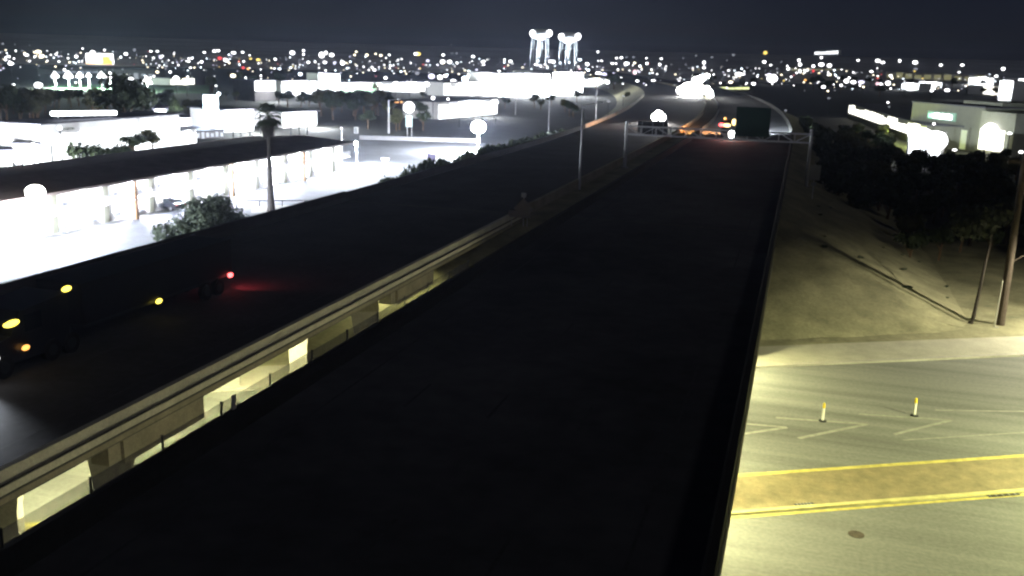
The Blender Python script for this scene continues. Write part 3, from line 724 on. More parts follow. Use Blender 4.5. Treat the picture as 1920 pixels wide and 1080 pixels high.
for (x, z, r_) in ((-4.2, 3.6, 1.9), (-1.6, 4.6, 2.6), (1.4, 4.8, 2.8), (3.8, 4.0, 2.3), (0, 2.0, 2.4), (-2.5, 1.6, 1.7), (2.2, 7.6, 2.1), (4.0, 8.8, 1.5), (6.2, 9.9, 1.0), (7.6, 3.0, 1.5), (6.4, 4.4, 1.5), (8.6, 1.6, .8)):
    MB().ball((x, -.3, z), r_, .5, r_*.85, 14, 8).build('lamp', 'e_head', fc)
lamp('lamp_light', 'POINT', (0, -4, 5), 6000, (.8, .9, 1), fc, 1)
# ------------------------------------------------------------------ lit buildings of the town
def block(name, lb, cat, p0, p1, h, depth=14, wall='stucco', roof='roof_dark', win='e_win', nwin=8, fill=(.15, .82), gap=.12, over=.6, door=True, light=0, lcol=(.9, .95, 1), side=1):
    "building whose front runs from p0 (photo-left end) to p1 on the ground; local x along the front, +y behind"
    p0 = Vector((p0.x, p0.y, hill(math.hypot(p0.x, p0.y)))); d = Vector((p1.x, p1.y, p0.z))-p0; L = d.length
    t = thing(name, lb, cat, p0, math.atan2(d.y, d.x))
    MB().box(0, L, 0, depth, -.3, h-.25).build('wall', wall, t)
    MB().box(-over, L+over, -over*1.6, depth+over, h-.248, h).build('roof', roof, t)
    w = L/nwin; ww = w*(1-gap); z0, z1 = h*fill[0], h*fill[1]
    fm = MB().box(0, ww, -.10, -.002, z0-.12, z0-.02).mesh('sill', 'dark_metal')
    wm = MB().box(0, ww, -.05, -.002, z0, z1).mesh('window', win)  # glowing panes stand in for overexposed fronts on most buildings
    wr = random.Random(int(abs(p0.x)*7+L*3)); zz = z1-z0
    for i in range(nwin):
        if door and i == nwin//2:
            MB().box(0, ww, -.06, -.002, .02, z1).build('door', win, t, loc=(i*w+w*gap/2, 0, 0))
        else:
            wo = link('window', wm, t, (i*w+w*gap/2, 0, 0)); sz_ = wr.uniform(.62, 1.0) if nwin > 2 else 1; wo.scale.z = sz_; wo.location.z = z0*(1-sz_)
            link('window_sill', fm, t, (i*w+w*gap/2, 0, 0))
    if light: lamp('lamp_light', 'POINT', (L/2, -7, h*.7), light, lcol, t, 1)  # added lamp without a fixture, brightens the ground in front
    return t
def pxblock(x0, x1, yb0, yb1, hp, *a, **k):
    p0 = at(x0, yb0, 0); p1 = at(x1, yb1, 0); D = (p0.length+p1.length)/2
    return p0, p1, hp*D/FPX*1.02
def pb_(x0, x1, yb0, yb1, hp, lb, cat='building', name='lit_building', **k):
    p0, p1, h = pxblock(x0, x1, yb0, yb1, hp)
    if 'light' not in k and k.get('win', 'e_win') in ('e_win', 'e_win_hot', 'e_green') and yb0 > 150: k['light'] = 30000 if k.get('win') != 'e_win_hot' else 90000
    return block(name, lb, cat, p0, p1, h, **k)
# second motel-like row on the left
p0 = Vector((-128, 138, 0)); p1 = Vector((-128, 178, 0))
lod = block('lodge', 'long white-lit lodge across the back street, behind the leaning palm', 'lodge', p0, p1, 7.2, 9, 'stucco', 'roof_dark', 'e_win', 12, (.06, .9), .06)
lod2 = block('shop_row', 'small white-lit annex at the lodge\'s right end', 'annex', Vector((-129, 179, 0)), Vector((-129.5, 186, 0)), 3.6, 8, 'stucco', 'roof_dark', 'e_win', 3, (.06, .88), .08)
lean = thing('roof_light_strip', 'slanting white tube of light on the lodge roof', 'light strip', (-130.5, 144, 7.62))
MB().tube((0, 0, .9), (2.5, 14, .5), .42, n=10).build('tube', 'e_win_hot', lean)
for y in (1, 7, 13): MB().box(0, .3, y, y+.3, 0, .5).build('bracket', 'steel', lean)
pb_(-40, 24, 312, 310, 26, 'low white-lit building at the far left edge, left of the lodge', nwin=6, win='e_win')
pb_(28, 74, 309, 309, 36, 'gabled white-lit kiosk left of the lodge', 'kiosk', 'lit_kiosk', nwin=3, win='e_win', fill=(.05, .8))
pb_(-30, 24, 270, 268, 12, 'distant low building with pale blue lit front above the left kiosk', nwin=4, win='e_win_teal')
pb_(292, 314, 252, 252, 44, 'small white-lit tower box above the shop row', 'building', 'lit_tower', nwin=1, win='e_win', fill=(.45, .97), door=False)
pb_(322, 374, 238, 237, 16, 'narrow strip-lit roofline right of the small tower box', nwin=5, win='e_win', fill=(.5, .95), door=False)
pb_(420, 476, 249, 246, 40, 'bright white-fronted shop right of the glowing pylon sign', 'shop', 'lit_shop', nwin=4, win='e_win', fill=(.03, .95), gap=.03)
pb_(530, 594, 240, 236, 28, 'bright rounded shopfront right of the fan palm', 'shop', 'lit_shop', nwin=4, win='e_win', fill=(.15, .95), gap=.02)
pb_(340, 420, 262, 258, 14, 'dim blue-grey low building with small windows below the pylon sign', nwin=9, win='e_win_dim', wall='stucco_grey', gap=.4)
pb_(478, 518, 190, 189, 36, 'dark building with two glowing windows behind the fan palm', nwin=2, win='e_win', fill=(.5, .95), gap=.1, door=False, wall='stucco_dark')
pb_(528, 594, 182, 180, 28, 'wide white-lit shop with bluish glow, right of the two glowing windows', 'shop', 'lit_shop', nwin=6, win='e_win', fill=(.15, .95), gap=.04)
pb_(597, 638, 178, 178, 38, 'tall greenish-white lit building behind small trees', nwin=3, win='e_win', fill=(.1, .95), gap=.1)
pb_(640, 705, 178, 177, 22, 'green-tinged lit forecourt building left of the long arcade', nwin=5, win='e_green', fill=(.1, .9), gap=.04)
pb_(705, 832, 173, 172, 18, 'long low white-lit arcade in the middle distance', 'shops', 'lit_arcade', nwin=12, win='e_win', fill=(.08, .9), gap=.05)
pb_(832, 934, 180, 178, 24, 'wide white-lit shop just left of the water towers', 'shop', 'lit_shop', nwin=9, win='e_win', fill=(.08, .95), gap=.03)
pb_(738, 792, 199, 198, 10, 'small dark shop with an orange-lit sign band', 'shop', 'small_shop', nwin=5, win='e_orange', wall='stucco_dark', fill=(.55, .85), gap=.3)
pb_(780, 822, 221, 223, 30, 'plain grey building end left of the bright long workshop', nwin=3, win='e_win_dim', wall='stucco_grey', fill=(.55, .8), gap=.6)
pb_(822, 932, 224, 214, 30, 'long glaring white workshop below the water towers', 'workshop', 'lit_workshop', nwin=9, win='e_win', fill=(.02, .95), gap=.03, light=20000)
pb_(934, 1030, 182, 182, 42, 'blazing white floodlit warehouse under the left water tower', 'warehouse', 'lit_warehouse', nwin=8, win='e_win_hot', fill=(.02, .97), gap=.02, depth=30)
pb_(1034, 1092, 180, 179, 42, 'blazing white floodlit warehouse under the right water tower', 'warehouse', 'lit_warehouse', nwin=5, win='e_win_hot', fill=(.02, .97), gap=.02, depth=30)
pb_(1094, 1132, 163, 162, 15, 'low white-lit building right of the water towers', nwin=4, win='e_win', fill=(.05, .95), gap=.04)
pb_(1350, 1405, 168, 168, 5, 'yellow-green lit strip of road beyond the highway bend, built as a low wall', 'wall', 'lit_road_strip', nwin=4, win='e_lime', fill=(.1, .9), gap=.1, door=False)  # glowing low front stands in for lit road surface
pb_(1478, 1600, 143, 144, 6, 'far dim yellowish lit shed on the right skyline', 'shed', 'lit_shed', nwin=6, win='e_faint_yellow' if 'e_faint_yellow' in M else (emi('e_faint_yellow', (1, .95, .45), .22) and 'e_faint_yellow'), fill=(.1, .9), gap=.3, door=False)
pb_(1660, 1845, 152, 160, 12, 'long far yellowish lit shed on the right skyline', 'shed', 'lit_shed', nwin=10, win='e_faint_yellow', fill=(.1, .9), gap=.25, door=False)
pb_(1524, 1568, 132, 134, 8, 'far arched row of white lights on the right skyline', nwin=4, win='e_win', fill=(.2, .95), gap=.03, door=False)
pb_(1815, 1862, 160, 162, 14, 'far white-lit store on the right skyline', 'store', 'lit_store', nwin=4, win='e_win', fill=(.05, .95), gap=.04)
pb_(1870, 1895, 190, 192, 34, 'glowing white building with orange foot near the right edge', nwin=2, win='e_win', fill=(.2, .95), gap=.02, door=False)
pb_(1842, 1870, 178, 178, 14, 'warm white lit kiosk near the right edge', 'kiosk', 'lit_kiosk', nwin=2, win='e_win_warm', fill=(.1, .95), gap=.04)
pb_(1905, 1940, 178, 178, 26, 'bluish-white lit building cut by the right edge', nwin=2, win='e_win', fill=(.4, .95), gap=.04, door=False)
pb_(1690, 1722, 168, 170, 12, 'small white-lit shopfront between lights on the right skyline', 'shop', 'lit_shop', nwin=4, win='e_win', fill=(.2, .95), gap=.1)
pb_(1722, 1765, 166, 168, 12, 'white-lit shopfront above the large store\'s roof', 'shop', 'lit_shop', nwin=4, win='e_win', fill=(.2, .95), gap=.06)
pb_(100, 200, 140, 139, 9, 'far long dim shed at the left, behind the playing field lights', 'shed', 'dim_shed', nwin=7, win='e_win_dim', wall='stucco_grey', fill=(.3, .6), gap=.2)
pb_(205, 290, 148, 148, 16, 'far grey building behind the playing field', nwin=6, win='e_dim', wall='stucco_grey', fill=(.3, .6), gap=.4)
pb_(320, 365, 160, 159, 12, 'far warm-lit clubhouse right of the playing field', 'clubhouse', 'lit_clubhouse', nwin=4, win='e_win_warm', fill=(.1, .9), gap=.06)
# playing field with lights
fp = [tuple(at(x, y, 0).xy) for x, y in ((90, 171), (392, 176), (392, 160), (90, 158))]
ground_poly([fp[0], fp[1], fp[2], fp[3]], .05, 'playing_field', 'lawn')
for i, (x, y, r_) in enumerate(((105, 165, 8), (130, 166, 10), (151, 165, 8), (168, 166, 6), (192, 167, 9), (208, 166, 8), (247, 170, 11), (277, 172, 11))):
    p = at(x, y, 0); D = p.length; hh = (y-(144 if i < 6 else 154))*D/FPX
    t = thing('field_light', 'white field light %s' % ('leftmost by the green playing field', 'second from the left by the green playing field', 'third from the left, close to its neighbours', 'narrow one in the middle of the row', 'second from right in the tight row', 'at the right end of the tight row', 'wide and low, right of the tight row', 'lowest and farthest right over the green field')[i], 'field light', p, 0, 'field lights round the green playing field')
    MB().tube((0, 0, 0), (0, 0, hh), .3).build('pole', 'pole_paint', t)
    MB().lathe([(0, hh-.55*r_*D/FPX), (r_*.8*D/FPX, hh-.4*r_*D/FPX), (r_*.55*D/FPX, hh+.1*r_*D/FPX), (.1, hh+.7*r_*D/FPX)], 14).build('lamp', 'e_white', t)
    lamp('lamp_light', 'POINT', (0, -r_*1.2*D/FPX, hh-4), 50000, (.8, 1, .85), t, .5)
# glowing pylon sign, smaller signs
p = at(398, 252, 0); D = p.length
ps = thing('pylon_sign', 'tall glowing blue-white pylon sign left of the bright shop', 'sign', p)
MB().box(-13*D/FPX, 13*D/FPX, -.4, .4, 25*D/FPX, 68*D/FPX).build('light_box', 'e_pylon' if 'e_pylon' in M else (emi('e_pylon', (.72, .88, 1), 10) and 'e_pylon'), ps)
for q in (-1, 1): MB().tube((q, 0, 0), (q, 0, 25*D/FPX), .2).build('leg', 'pole_paint', ps)
lamp('lamp_light', 'POINT', (0, -3, 30*D/FPX), 12000, (.7, .85, 1), ps, 1)
p = at(767, 256, 0); D = p.length
ps = thing('lamp_sign', 'white box sign on two legs under a round white lamp', 'sign', p)
MB().box(-6*D/FPX, 6*D/FPX, -.2, .2, 18*D/FPX, 38*D/FPX).build('light_box', 'e_win_teal', ps)
for q in (-.6, .6): MB().tube((q, .3, 0), (q, .3, 40*D/FPX), .1).build('leg', 'pole_paint', ps)
MB().ball((0, 0, 53*D/FPX), 10*D/FPX, None, None, 16, 10).build('globe_lamp', 'e_white', ps)
MB().tube((0, .3, 38*D/FPX), (0, .3, 46*D/FPX), .12).build('neck', 'pole_paint', ps)
p = at(729, 250, 0); D = p.length
street_lamp(tuple(p), 'pale street lamp pole left of the round lamp sign', 60*D/FPX, 3000, (.8, 1, .95), 0, 2.5, 'e_cool', r=.22)
p = at(668, 250, 0)
t = thing('utility_box', 'small pale cabinet on the dark verge behind the car park', 'cabinet', p)
MB().box(-.45, .45, -.4, .4, 0, 1.6).build('cabinet', 'stucco', t); MB().box(-.4, .4, -.43, -.402, .1, 1.5).build('door', 'steel', t)
# water towers
def water_tower(x, ytop, ybase, lb, w=20):
    p = at(x, ybase, 0); D = p.length; k = D/FPX; H = (ybase-ytop)*k
    t = thing('water_tower', lb, 'water tower', p, .3, 'floodlit water towers')
    R = w*k; zt = H
    MB().lathe([(0, zt-20*k), (R*.35, zt-19*k), (R*.8, zt-14*k), (R, zt-9*k), (R*.99, zt-7*k), (R*.82, zt-3*k), (R*.5, zt-.8*k), (0, zt)], 24).build('tank', 'tank_paint', t, smooth=True)
    for i in range(6):
        a = i*math.pi/3+.2; c = Vector((math.cos(a), math.sin(a), 0))
        MB().tube(c*R*.95, c*R*.74+Vector((0, 0, zt-14*k)), .38, .32).build('leg', 'tank_paint', t)
    MB().tube((0, 0, 0), (0, 0, zt-19*k), .6).build('riser', 'tank_paint', t)
    MB().lathe([(R*1.02, zt-10*k), (R*1.06, zt-10*k), (R*1.06, zt-9.4*k), (R*1.02, zt-9.4*k)], 24).build('catwalk', 'steel', t)
    for i, (u, z) in enumerate(((-.72, -8.5), (.78, -7.5))):
        MB().ball((u*R, -R*.8, zt+z*k), 5*k, 3*k, 5.8*k, 12, 8).build('floodlight', 'e_white', t)
    for a in (-2.2, -1.0): lamp('lamp_light', 'SPOT', (math.cos(a)*R*2.6, math.sin(a)*R*2.6, 4), 300000, (.85, .93, 1), t, 1, None, 40).rotation_euler = (Vector((0, 0, zt-10*k))-Vector((math.cos(a)*R*2.6, math.sin(a)*R*2.6, 4))).to_track_quat('-Z', 'Y').to_euler()
    return t
mat('tank_paint', (.62, .66, .70), .6, .1, .3)
water_tower(1010, 60, 158, 'left one of the two floodlit water towers, slightly taller', 20)
water_tower(1063, 66, 158, 'right one of the two floodlit water towers, slightly lower', 20)
# ------------------------------------------------------------------ the large store on the right
p0 = at(1712, 258, 0); 
A = at(1712, 190, 11.5); B = at(1848, 201, 11.5); Cc = at(1905, 206, 11.5)
A.z = B.z = Cc.z = 0
d = B-A; L = d.length; st_ = thing('large_store', 'large grey-green store with a glowing green and white sign', 'store', A, math.atan2(d.y, d.x))
MB().box(0, L, 0, 38, -.2, 11.3).build('wall', 'stucco_tan', st_)
MB().box(-.3, L+.3, -.3, 38.3, 11.302, 11.6).build('roof', 'roof_dark', st_)
d2 = Cc-A; L2 = d2.length
MB().box(L+.002, L2+.4, -.9, 37, -.2, 10.6).build('side_bay', 'stucco_bay' if 'stucco_bay' in M else (mat('stucco_bay', (.33, .33, .26), .9, .1, .5) and 'stucco_bay'), st_)
MB().box(L*.45, L*.95, 6, 20, 11.61, 12.6).build('roof_unit', 'stucco_tan', st_)
k = L/136.0
sb = MB().box(35*k, 88*k, -.35, -.02, 7.1, 9.3)
sb.build('sign_panel', 'e_win_dimgreen' if 'e_win_dimgreen' in M else (emi('e_win_dimgreen', (.1, .9, .35), .25) and 'e_win_dimgreen'), st_)
x = 37*k
for i in range(9):
    w_ = (3.6 if i % 3 else 4.6)*k; mcol = 'e_green' if i < 2 else 'e_white'
    zb = 7.5; zt = 8.9 if i % 2 else 8.7
    MB().box(x, x+w_, -.5, -.37, zb, zt).build('sign_block', mcol, st_); x += w_+1.2*k
for i in range(5):
    MB().box(10*k+i*26*k, 13*k+i*26*k, -.5, -.02, 0, 6.0).build('pilaster', 'stucco_tan', st_)
    if i < 4: MB().box(14.5*k+i*26*k, 33*k+i*26*k, -.12, -.02, .2, 5.2).build('window', 'e_lime_dim' if 'e_lime_dim' in M else (emi('e_lime_dim', (.85, 1, .4), .45) and 'e_lime_dim'), st_)
MB().box(L+3*k, L+42*k, -1.1, -.92, 1, 6.2).build('entrance', 'e_win_warm', st_)
MB().ball((L+22*k, -1.6, 5.2), 3.2, 1.0, 2.6, 14, 8).build('entrance_lamp', 'e_white', st_)
LIME = (.85, 1, .30)
lamp('lamp_light', 'POINT', (L*.08, -8, 3), 2500, LIME, st_, .5)
lamp('lamp_light', 'POINT', (L*.5, -12, 3.0), 4500, LIME, st_, .5)
lamp('lamp_light', 'POINT', (L+20*k, -7, 3), 900, (1, 1, .6), st_, .5)
wing = block('store_wing', 'long low store wing with a glaring white front running away behind the right trees', 'store', Vector((18.5, 424, 0)), Vector((32.2, 278, 0)), 6.2, 20, 'stucco_tan', 'roof_dark', 'e_win_warm', 18, (.35, .93), .03, door=False)
bx = thing('lit_porch', 'glaring white lit porch at the large store\'s left corner', 'porch', Vector((atY(1745, 262, 235).x, 235, 0)))
MB().box(-5, 3, -1.5, 2, 6.6, 7.0).build('roof', 'stucco', bx)
MB().box(-4.6, 2.6, -1.2, 1.6, 6.5, 6.598).build('soffit_light', 'e_win_hot', bx)
for q in (-4.7, -1, 2.7): MB().box(q-.2, q+.2, -1.4, -1.0, 0, 6.598).build('post', 'stucco', bx)
MB().box(-4.5, 2.5, 1.7, 1.99, .2, 6.4).build('window', 'e_win_hot', bx)
MB().ball((-2.5, -1.6, 6.2), 2.6, 1, 1.6, 14, 8).build('globe_lamp', 'e_white', bx); MB().ball((.8, -1.6, 5.0), 2.6, 1, 2.2, 14, 8).build('globe_lamp', 'e_white', bx)
# trees on the right
r = random.Random(21)
spots = []
for i in range(155):
    for _ in range(30):
        X = r.uniform(9, 62); Y = r.uniform(107, 300)
        xe = 11+max(0, (Y-170))*.0-((max(Y, 170)-170)**2)/3450.0*.6
        if X < xe or X > Y*.30+3 or X/Y < .035: continue
        if Y > 215 and X > 17 and X/Y > .085: continue
        if all((X-a)**2+(Y-b_)**2 > 16 for a, b_ in spots): spots.append((X, Y)); break
for X, Y in spots:
    tree((X, Y, 0), r.uniform(.75, 1.1)*(.85 if Y > 200 else .78 if Y < 120 else 1), 'dark desert tree in the thicket right of the highway', r.randrange(4), 'trees in the dark thicket right of the highway')
lt = thing('leaning_tree', 'dark tree with thin curved trunk left of the wooden utility pole', 'tree', (14.9, 84.0, 0))
MB().path([(0, 0, -.2), (.25, 0, .5), (.35, .1, 1.6), (.5, .3, 3.2), (.7, .6, 5.6), (1.0, .8, 8.6)], [.2, .17, .15, .13, .1, .05], 8).build('trunk', 'dark_bark', lt)
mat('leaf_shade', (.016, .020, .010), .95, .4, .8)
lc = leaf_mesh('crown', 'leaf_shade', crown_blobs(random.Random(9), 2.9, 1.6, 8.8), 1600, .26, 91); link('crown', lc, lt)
up = thing('utility_pole', 'stout wooden utility pole at the right edge beside the lit footway', 'utility pole', (17.35, 84.6, -.1))
MB().path([(0, 0, 0), (0, 0, 6), (0, 0, 14.5)], [.36, .3, .22], 12).build('pole', 'wood', up)
MB().tube((.25, 0, 5.6), (4.5, 1.5, 8.2), .05, n=6).build('brace_arm', 'wood', up)
MB().box(-1.2, 1.2, -.08, .08, 13.5, 13.75).build('cross_arm', 'wood', up)
for z in (.8, 1.4, 2.0, 2.6, 3.2, 3.8): MB().box(-.36, -.2, -.05, .05, z, z+.05).build('step', 'steel', up)
sk_ = thing('marker_stake', 'thin pale leaning stake leaning before the wooden utility pole', 'stake', (16.75, 83.6, 0))
MB().tube((0, 0, 0), (.12, .15, 4.0), .06, .05, 6).build('stake', 'walk_concrete', sk_)
MB().box(-.05, .3, -.1, .1, 0, .1).build('base_plate', 'steel', sk_)
r = random.Random(4)
for i in range(16):
    p = st(r.uniform(17, 26)-3, r.uniform(63, 67), 0); shrub(p, r.uniform(.3, .6), 'low scrub tuft on the verge by the wooden utility pole', 1, 'scrub on the lit verge', .6)
r = random.Random(14)
for i in range(14):
    X = r.uniform(1.5, 15); Y = r.uniform(82, 118); z = max(.03, fill(X, Y)); shrub((X, Y, z), r.uniform(.15, .38), 'tiny dry weed tuft on the bare dirt slope', 1, 'weed tufts on the dirt slope', .8)
r = random.Random(33)
for i in range(75):
    Y = r.uniform(128, 285); X = r.uniform(3.5, 13)+curve(Y)
    shrub((X, Y, max(0, fill(X, Y))-.1), r.uniform(1.2, 2.3), 'dark shrub on the upper slope between the highway and the thicket', r.choice((0, 0, 2)), 'shrubs on the right highway slope', 1.2)
# trees of the middle distance, left
big = tree((at(236, 268, 0).x, at(236, 268, 0).y, 0), 2.6, 'big spreading dark tree standing over the white-lit lodge', 2, None, 1.0, 'big_tree')
lp = at(140, 302, 0)
p2 = thing('leaning_palm', 'leaning palm with flat ragged top in front of the glaring lodge', 'palm', lp)
MB().path([(0, 0, 0), (-.4, 0, 2), (-1.0, 0, 4), (-1.3, 0, 5.8)], [.32, .26, .22, .2], 8).build('trunk', 'palm_trunk', p2)
fr = MB()
for i in range(22):
    a = r.uniform(0, 6.28); d = Vector((math.cos(a), math.sin(a), r.uniform(-.1, .3))).normalized(); fan(fr, Vector((-1.3, 0, 5.8)), d, r.uniform(1.2, 1.9), .9, .2)
fr.build('fronds', 'leaf_grey', p2)
shrub(at(157, 302, 0), 3.0, 'round dark shrub at the foot of the leaning palm', 0)
tree(at(251, 296, 0), .95, 'left one of two small round trees before the white-lit lodge', 0, None, .85)
tree(at(287, 292, 0), 1.05, 'right one of two small round trees before the white-lit lodge', 1, None, .85)
for i, x in enumerate(range(170, 244, 9)):
    shrub(at(x, 297-i*.7, 0), r.uniform(1.1, 1.7), 'small spiky shrub in the row before the lodge', i % 3, 'row of small shrubs before the lodge', 1.5)
for i in range(100):
    x = r.uniform(-20, 735); y = r.uniform(186, 236 if x < 380 else 228)
    if 380 < x < 600 and y > 205: continue
    p = at(x, y, 0); sc = r.uniform(1.0, 1.8)
    if x > 240 and x < 600 and y > 200: sc *= .8
    sc = max(.45, min(sc, (y-173)*p.length/FPX/5.4))
    tree(p, sc, 'dark tree in the band between the lit rows on the left', r.randrange(4), 'dark trees between the lit rows on the left')
for i in range(36):
    x = r.uniform(660, 1180); y = r.uniform(186, 250)
    if 730 < x < 940 and 190 < y < 226: continue
    if x > 900 and y > 222: continue
    tree(at(x, y, 0), r.uniform(.7, 1.1), 'dark tree below the lit workshop and water towers', r.randrange(4), 'dark trees below the water towers')
for i in range(30):
    x = r.uniform(1130, 1890); y = r.uniform(158, 186)
    if 1180 < x < 1510 and y > 172: continue
    p = at(x, y, 0); tree(p, r.uniform(1.2, 2.2), 'far dark tree beyond the highway bend', r.randrange(4), 'far dark trees beyond the bend')
for i in range(16):
    x = r.uniform(380, 1130); y = r.uniform(140, 180); p = at(x, y, 0)
    tree(p, r.uniform(1.0, 1.7), 'far tree among the lit shops of the middle distance', r.randrange(4), 'far trees among the lit shops')
# ------------------------------------------------------------------ lights of the distant town, with lamps added to swell the lit fronts
KINDS_ = {'w': ('e_white', 'white'), 'c': ('e_cool', 'bluish white'), 'y': ('e_yellow', 'yellow'), 'r': ('e_red', 'red'), 'o': ('e_orange', 'orange'),
          'p': ('e_pink', 'pinkish'), 'd': ('e_dim', 'dim'), 'l': ('e_lav', 'lavender white'), 'm': ('e_warm', 'warm white'), 'g': ('e_green', 'greenish')}
TL = """5 82 3d;28 83 2d;16 106 4w;10 112 3w;20 119 5w;42 95 3d;50 103 4w;65 98 3m;72 97 6m;78 105 6m;56 85 2d;105 102 3w;115 97 2d;143 106 4w;155 91 2w;196 94 3w;176 98 3w;236 101 4w;252 93 5d;283 96 3w;295 96 3w;301 107 5l;285 107 2d;263 106 2d;
360 109 3w;378 116 4w;354 115 3w;354 110 3w;383 98 3w;402 96 4w;409 95 4w;438 99 5w;455 98 4w;412 109 5r;421 110 4p;424 113 5w;430 118 3m;448 115 3r;457 115 3w;470 110 3y;456 127 4r;465 129 3o;437 142 7m;357 127 3w;310 128 2d;295 135 3m;319 135 3w;352 144 3w;461 146 3w;230 130 3d;121 131 3w;25 159 3w;105 157 3w;142 155 2w;72 160 10w;330 148 9w;350 152 10m;405 161 2w;410 176 5c;
484 112 5y;516 111 4w;548 99 6w;569 95 3w;569 102 3w;603 103 8w;611 99 5w;622 103 6w;578 117 4w;591 116 2w;609 117 4w;627 118 4l;642 118 6w;537 111 3d;524 129 3c;545 127 3c;489 142 3w;563 139 4c;598 127 2w;651 128 2c;665 103 3m;668 97 3m;688 103 4m;704 101 3m;714 104 4m;730 103 3w;751 108 2d;719 120 3d;698 118 2d;738 120 2d;702 131 4w;723 146 4w;784 101 6y;779 101 4w;802 114 4l;831 103 4w;830 116 6w;843 116 6w;857 118 3w;848 100 3d;856 100 3d;887 106 4w;864 107 2d;907 115 4w;907 121 3w;894 131 3l;913 134 2d;938 110 2d;957 115 5w;946 112 3w;936 134 3w;809 143 8l;825 145 7w;835 142 5w;782 137 6d;846 84 2d;910 146 5w;879 133 3c;
917 111 3d;1005 121 5w;1010 114 3c;1028 106 4l;1032 115 6w;1038 116 5w;1033 101 2d;1014 124 3w;1027 127 3c;1051 118 3c;1067 117 3c;1087 112 4c;1087 129 4p;1101 120 4w;1103 132 4c;1121 97 3w;1153 97 2d;1156 109 3w;1165 108 3w;1175 107 3d;1188 107 3d;1148 119 4w;1155 119 3w;1175 119 6w;1190 118 4m;1200 124 3w;1122 114 2w;1128 114 2w;1133 140 8l;1122 138 6w;1139 154 6w;1190 135 7p;1195 152 4w;1168 157 2w;1127 130 3d;955 100 2d;
1212 109 3w;1240 110 3w;1213 119 4w;1237 121 4w;1225 151 4w;1286 121 2d;1320 117 4w;1320 127 4w;1281 109 2d;1305 104 3d;1335 107 3d;1363 113 2d;1375 103 4d;1385 139 7w;1393 139 4w;1370 154 5m;1400 156 2w;1413 157 4w;1433 116 5w;1435 99 6y;1445 122 3w;1465 116 2d;1448 147 12w;1442 140 6l;1478 129 5w;1457 129 3d;1498 113 4w;1500 121 5w;1500 132 3w;1513 132 3w;1540 108 4w;1525 124 5w;1540 121 6w;1555 123 6w;1525 133 4r;1510 150 4o;1533 151 8w;1544 163 4w;1577 160 4w;1556 140 4m;1554 184 3d;1473 207 3d;1141 190 4d;1169 180 3d;
1540 101 2d;1609 113 3w;1646 114 6w;1655 117 5w;1687 114 4w;1716 117 5w;1764 122 4w;1804 122 4w;1881 129 4w;1868 143 4w;1634 134 3w;1645 128 2w;1717 129 5d;1587 152 6w;1600 154 5w;1615 154 6l;1592 146 3w;1577 159 3w;1619 163 3m;1645 157 5p;1652 158 5w;1665 156 7w;1670 142 4w;1695 162 3w;1705 167 5w;1747 170 4w;1776 169 5w;1665 192 3w;1667 200 3d;1751 232 3w;1915 285 5w;1908 156 9c;1893 250 4w;1740 268 3m;1790 281 4w;1846 276 4w;560 215 4w;640 240 3d;487 205 3c;545 152 6c;560 160 7w;585 157 7w;604 146 6g;618 138 5c;624 146 8c;632 154 7w;616 160 8w;650 166 7g;668 164 8w;690 163 6w;712 160 6w;742 156 7w;768 160 6w;800 158 7w;850 152 6w;872 148 8c;880 142 6c;902 158 8w;925 160 7w;944 150 7c;960 140 8c;975 136 9c;998 138 9c;1015 142 9c;1025 150 8w;1045 140 8w;1062 138 9c;1080 140 8c;1092 150 7c;1102 156 6w;955 170 7w;718 168 6w;840 186 4w;812 184 6w;905 196 6c;930 192 7c;862 194 5w;40 290 8w;62 272 7w;95 262 8w;112 240 5w;450 214 7w;468 222 6w;436 226 6w;545 216 6w;575 214 7w"""
meshes = {}
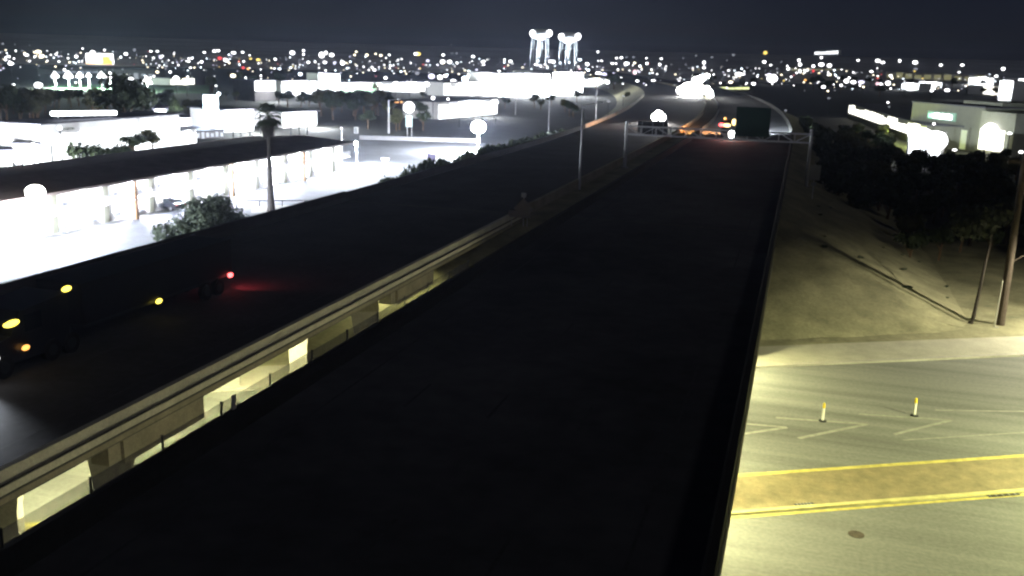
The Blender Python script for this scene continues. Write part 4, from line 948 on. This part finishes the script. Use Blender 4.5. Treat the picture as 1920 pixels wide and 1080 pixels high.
for ent in TL.replace('\n', '').split(';'):
    x, y, q = ent.split(); x = float(x); y = float(y); rr_ = float(q[:-1]); kd = q[-1]
    hgt = 7.0 if y > 125 else 9.0
    p = ground_hit(x, y, hgt)
    if p is None: p = ray(x, y).normalized()*4200+Vector((0, 0, CAMZ))
    D = (p-Vector((0, 0, CAMZ))).length; R = rr_*D/FPX*.62
    gz = hill(math.hypot(p.x, p.y)); H = p.z-gz
    mname, word = KINDS_[kd]
    size = 'small' if rr_ <= 3 else 'medium' if rr_ <= 5 else 'large'
    side = 'left' if x < 640 else 'middle' if x < 1280 else 'right'
    dist = 'far' if y < 125 else 'nearer'
    t = thing('town_light', '%s %s %s lamp in the %s part of the town' % (size, dist, word, side), 'town light', (p.x, p.y, gz), 0, '%s lights of the distant town' % word)
    key = (mname, int(rr_))
    if key not in meshes: meshes[key] = MB().ball((0, 0, 0), 1, 1, .86, 12, 8).mesh('lamp', mname)
    link('lamp', meshes[key], t, (0, 0, H), 0, (R*rt.uniform(.8, 1.5), R, R*rt.uniform(.65, 1.15)))
    if 'post' not in meshes: meshes['post'] = MB().tube((0, 0, 0), (0, 0, 1), 1, n=6).mesh('pole', 'dark_metal')
    link('pole', meshes['post'], t, (0, 0, -.2), 0, (.12, .12, max(.3, H-R*.8)))
ob = thing('orange_glow_sign', 'large white and orange glowing building front far off at the left', 'building', ground_hit(178, 120, 0.5))
D = ob.location.length; k = D/FPX
MB().box(-17*k, 15*k, 0, 20, 0, 17*k).build('wall', 'e_white', ob); MB().box(-17*k, 18*k, -1, -.01, 0, 2.2*k).build('lit_canopy', 'e_orange', ob)
MB().box(15*k, 19*k, 0, 15, 0, 13*k).build('side_wing', 'e_orange', ob); MB().ball((-3*k, 0, 18*k), 4*k).build('beacon', 'e_white', ob)
# the carpet of small lights between and beyond them, too many to count
r = random.Random(77)
for mname, cnt in (('e_white', 230), ('e_dim', 330), ('e_warm', 110), ('e_cool', 90), ('e_lav', 60), ('e_red', 14), ('e_yellow', 25)):
    b = MB()
    for i in range(cnt):
        x = r.uniform(-30, 1950); y = 92+.0266*x*.9+abs(r.gauss(0, 1))*22+r.uniform(-4, 6)
        if y > 172: continue
        p = ground_hit(x, y, r.uniform(4, 9))
        if p is None: continue
        D = p.length; R = D/FPX*r.uniform(.5, 1.5); b.ball(p, R*r.uniform(1, 1.5), R, R*.8, 6, 4)
    kind(b.build('distant_town_lights', mname), 'stuff')
# ------------------------------------------------------------------ thin haze volume, added to give the lamps a lens-like glow
hz = MB().box(-5200, 5200, -5200, 5200, -1.6, 112).build('haze', 'e_white'); kind(hz, 'stuff')
m = bpy.data.materials.new('haze'); m.use_nodes = True; nn = m.node_tree.nodes; nn.clear()
o_ = nn.new('ShaderNodeOutputMaterial'); v_ = nn.new('ShaderNodeVolumePrincipled'); v_.inputs['Color'].default_value = (.62, .72, 1, 1)
v_.inputs['Density'].default_value = .00007; v_.inputs['Anisotropy'].default_value = .65
m.node_tree.links.new(v_.outputs[0], o_.inputs['Volume']); hz.data.materials.clear(); hz.data.materials.append(m)
S.cycles.volume_bounces = 0
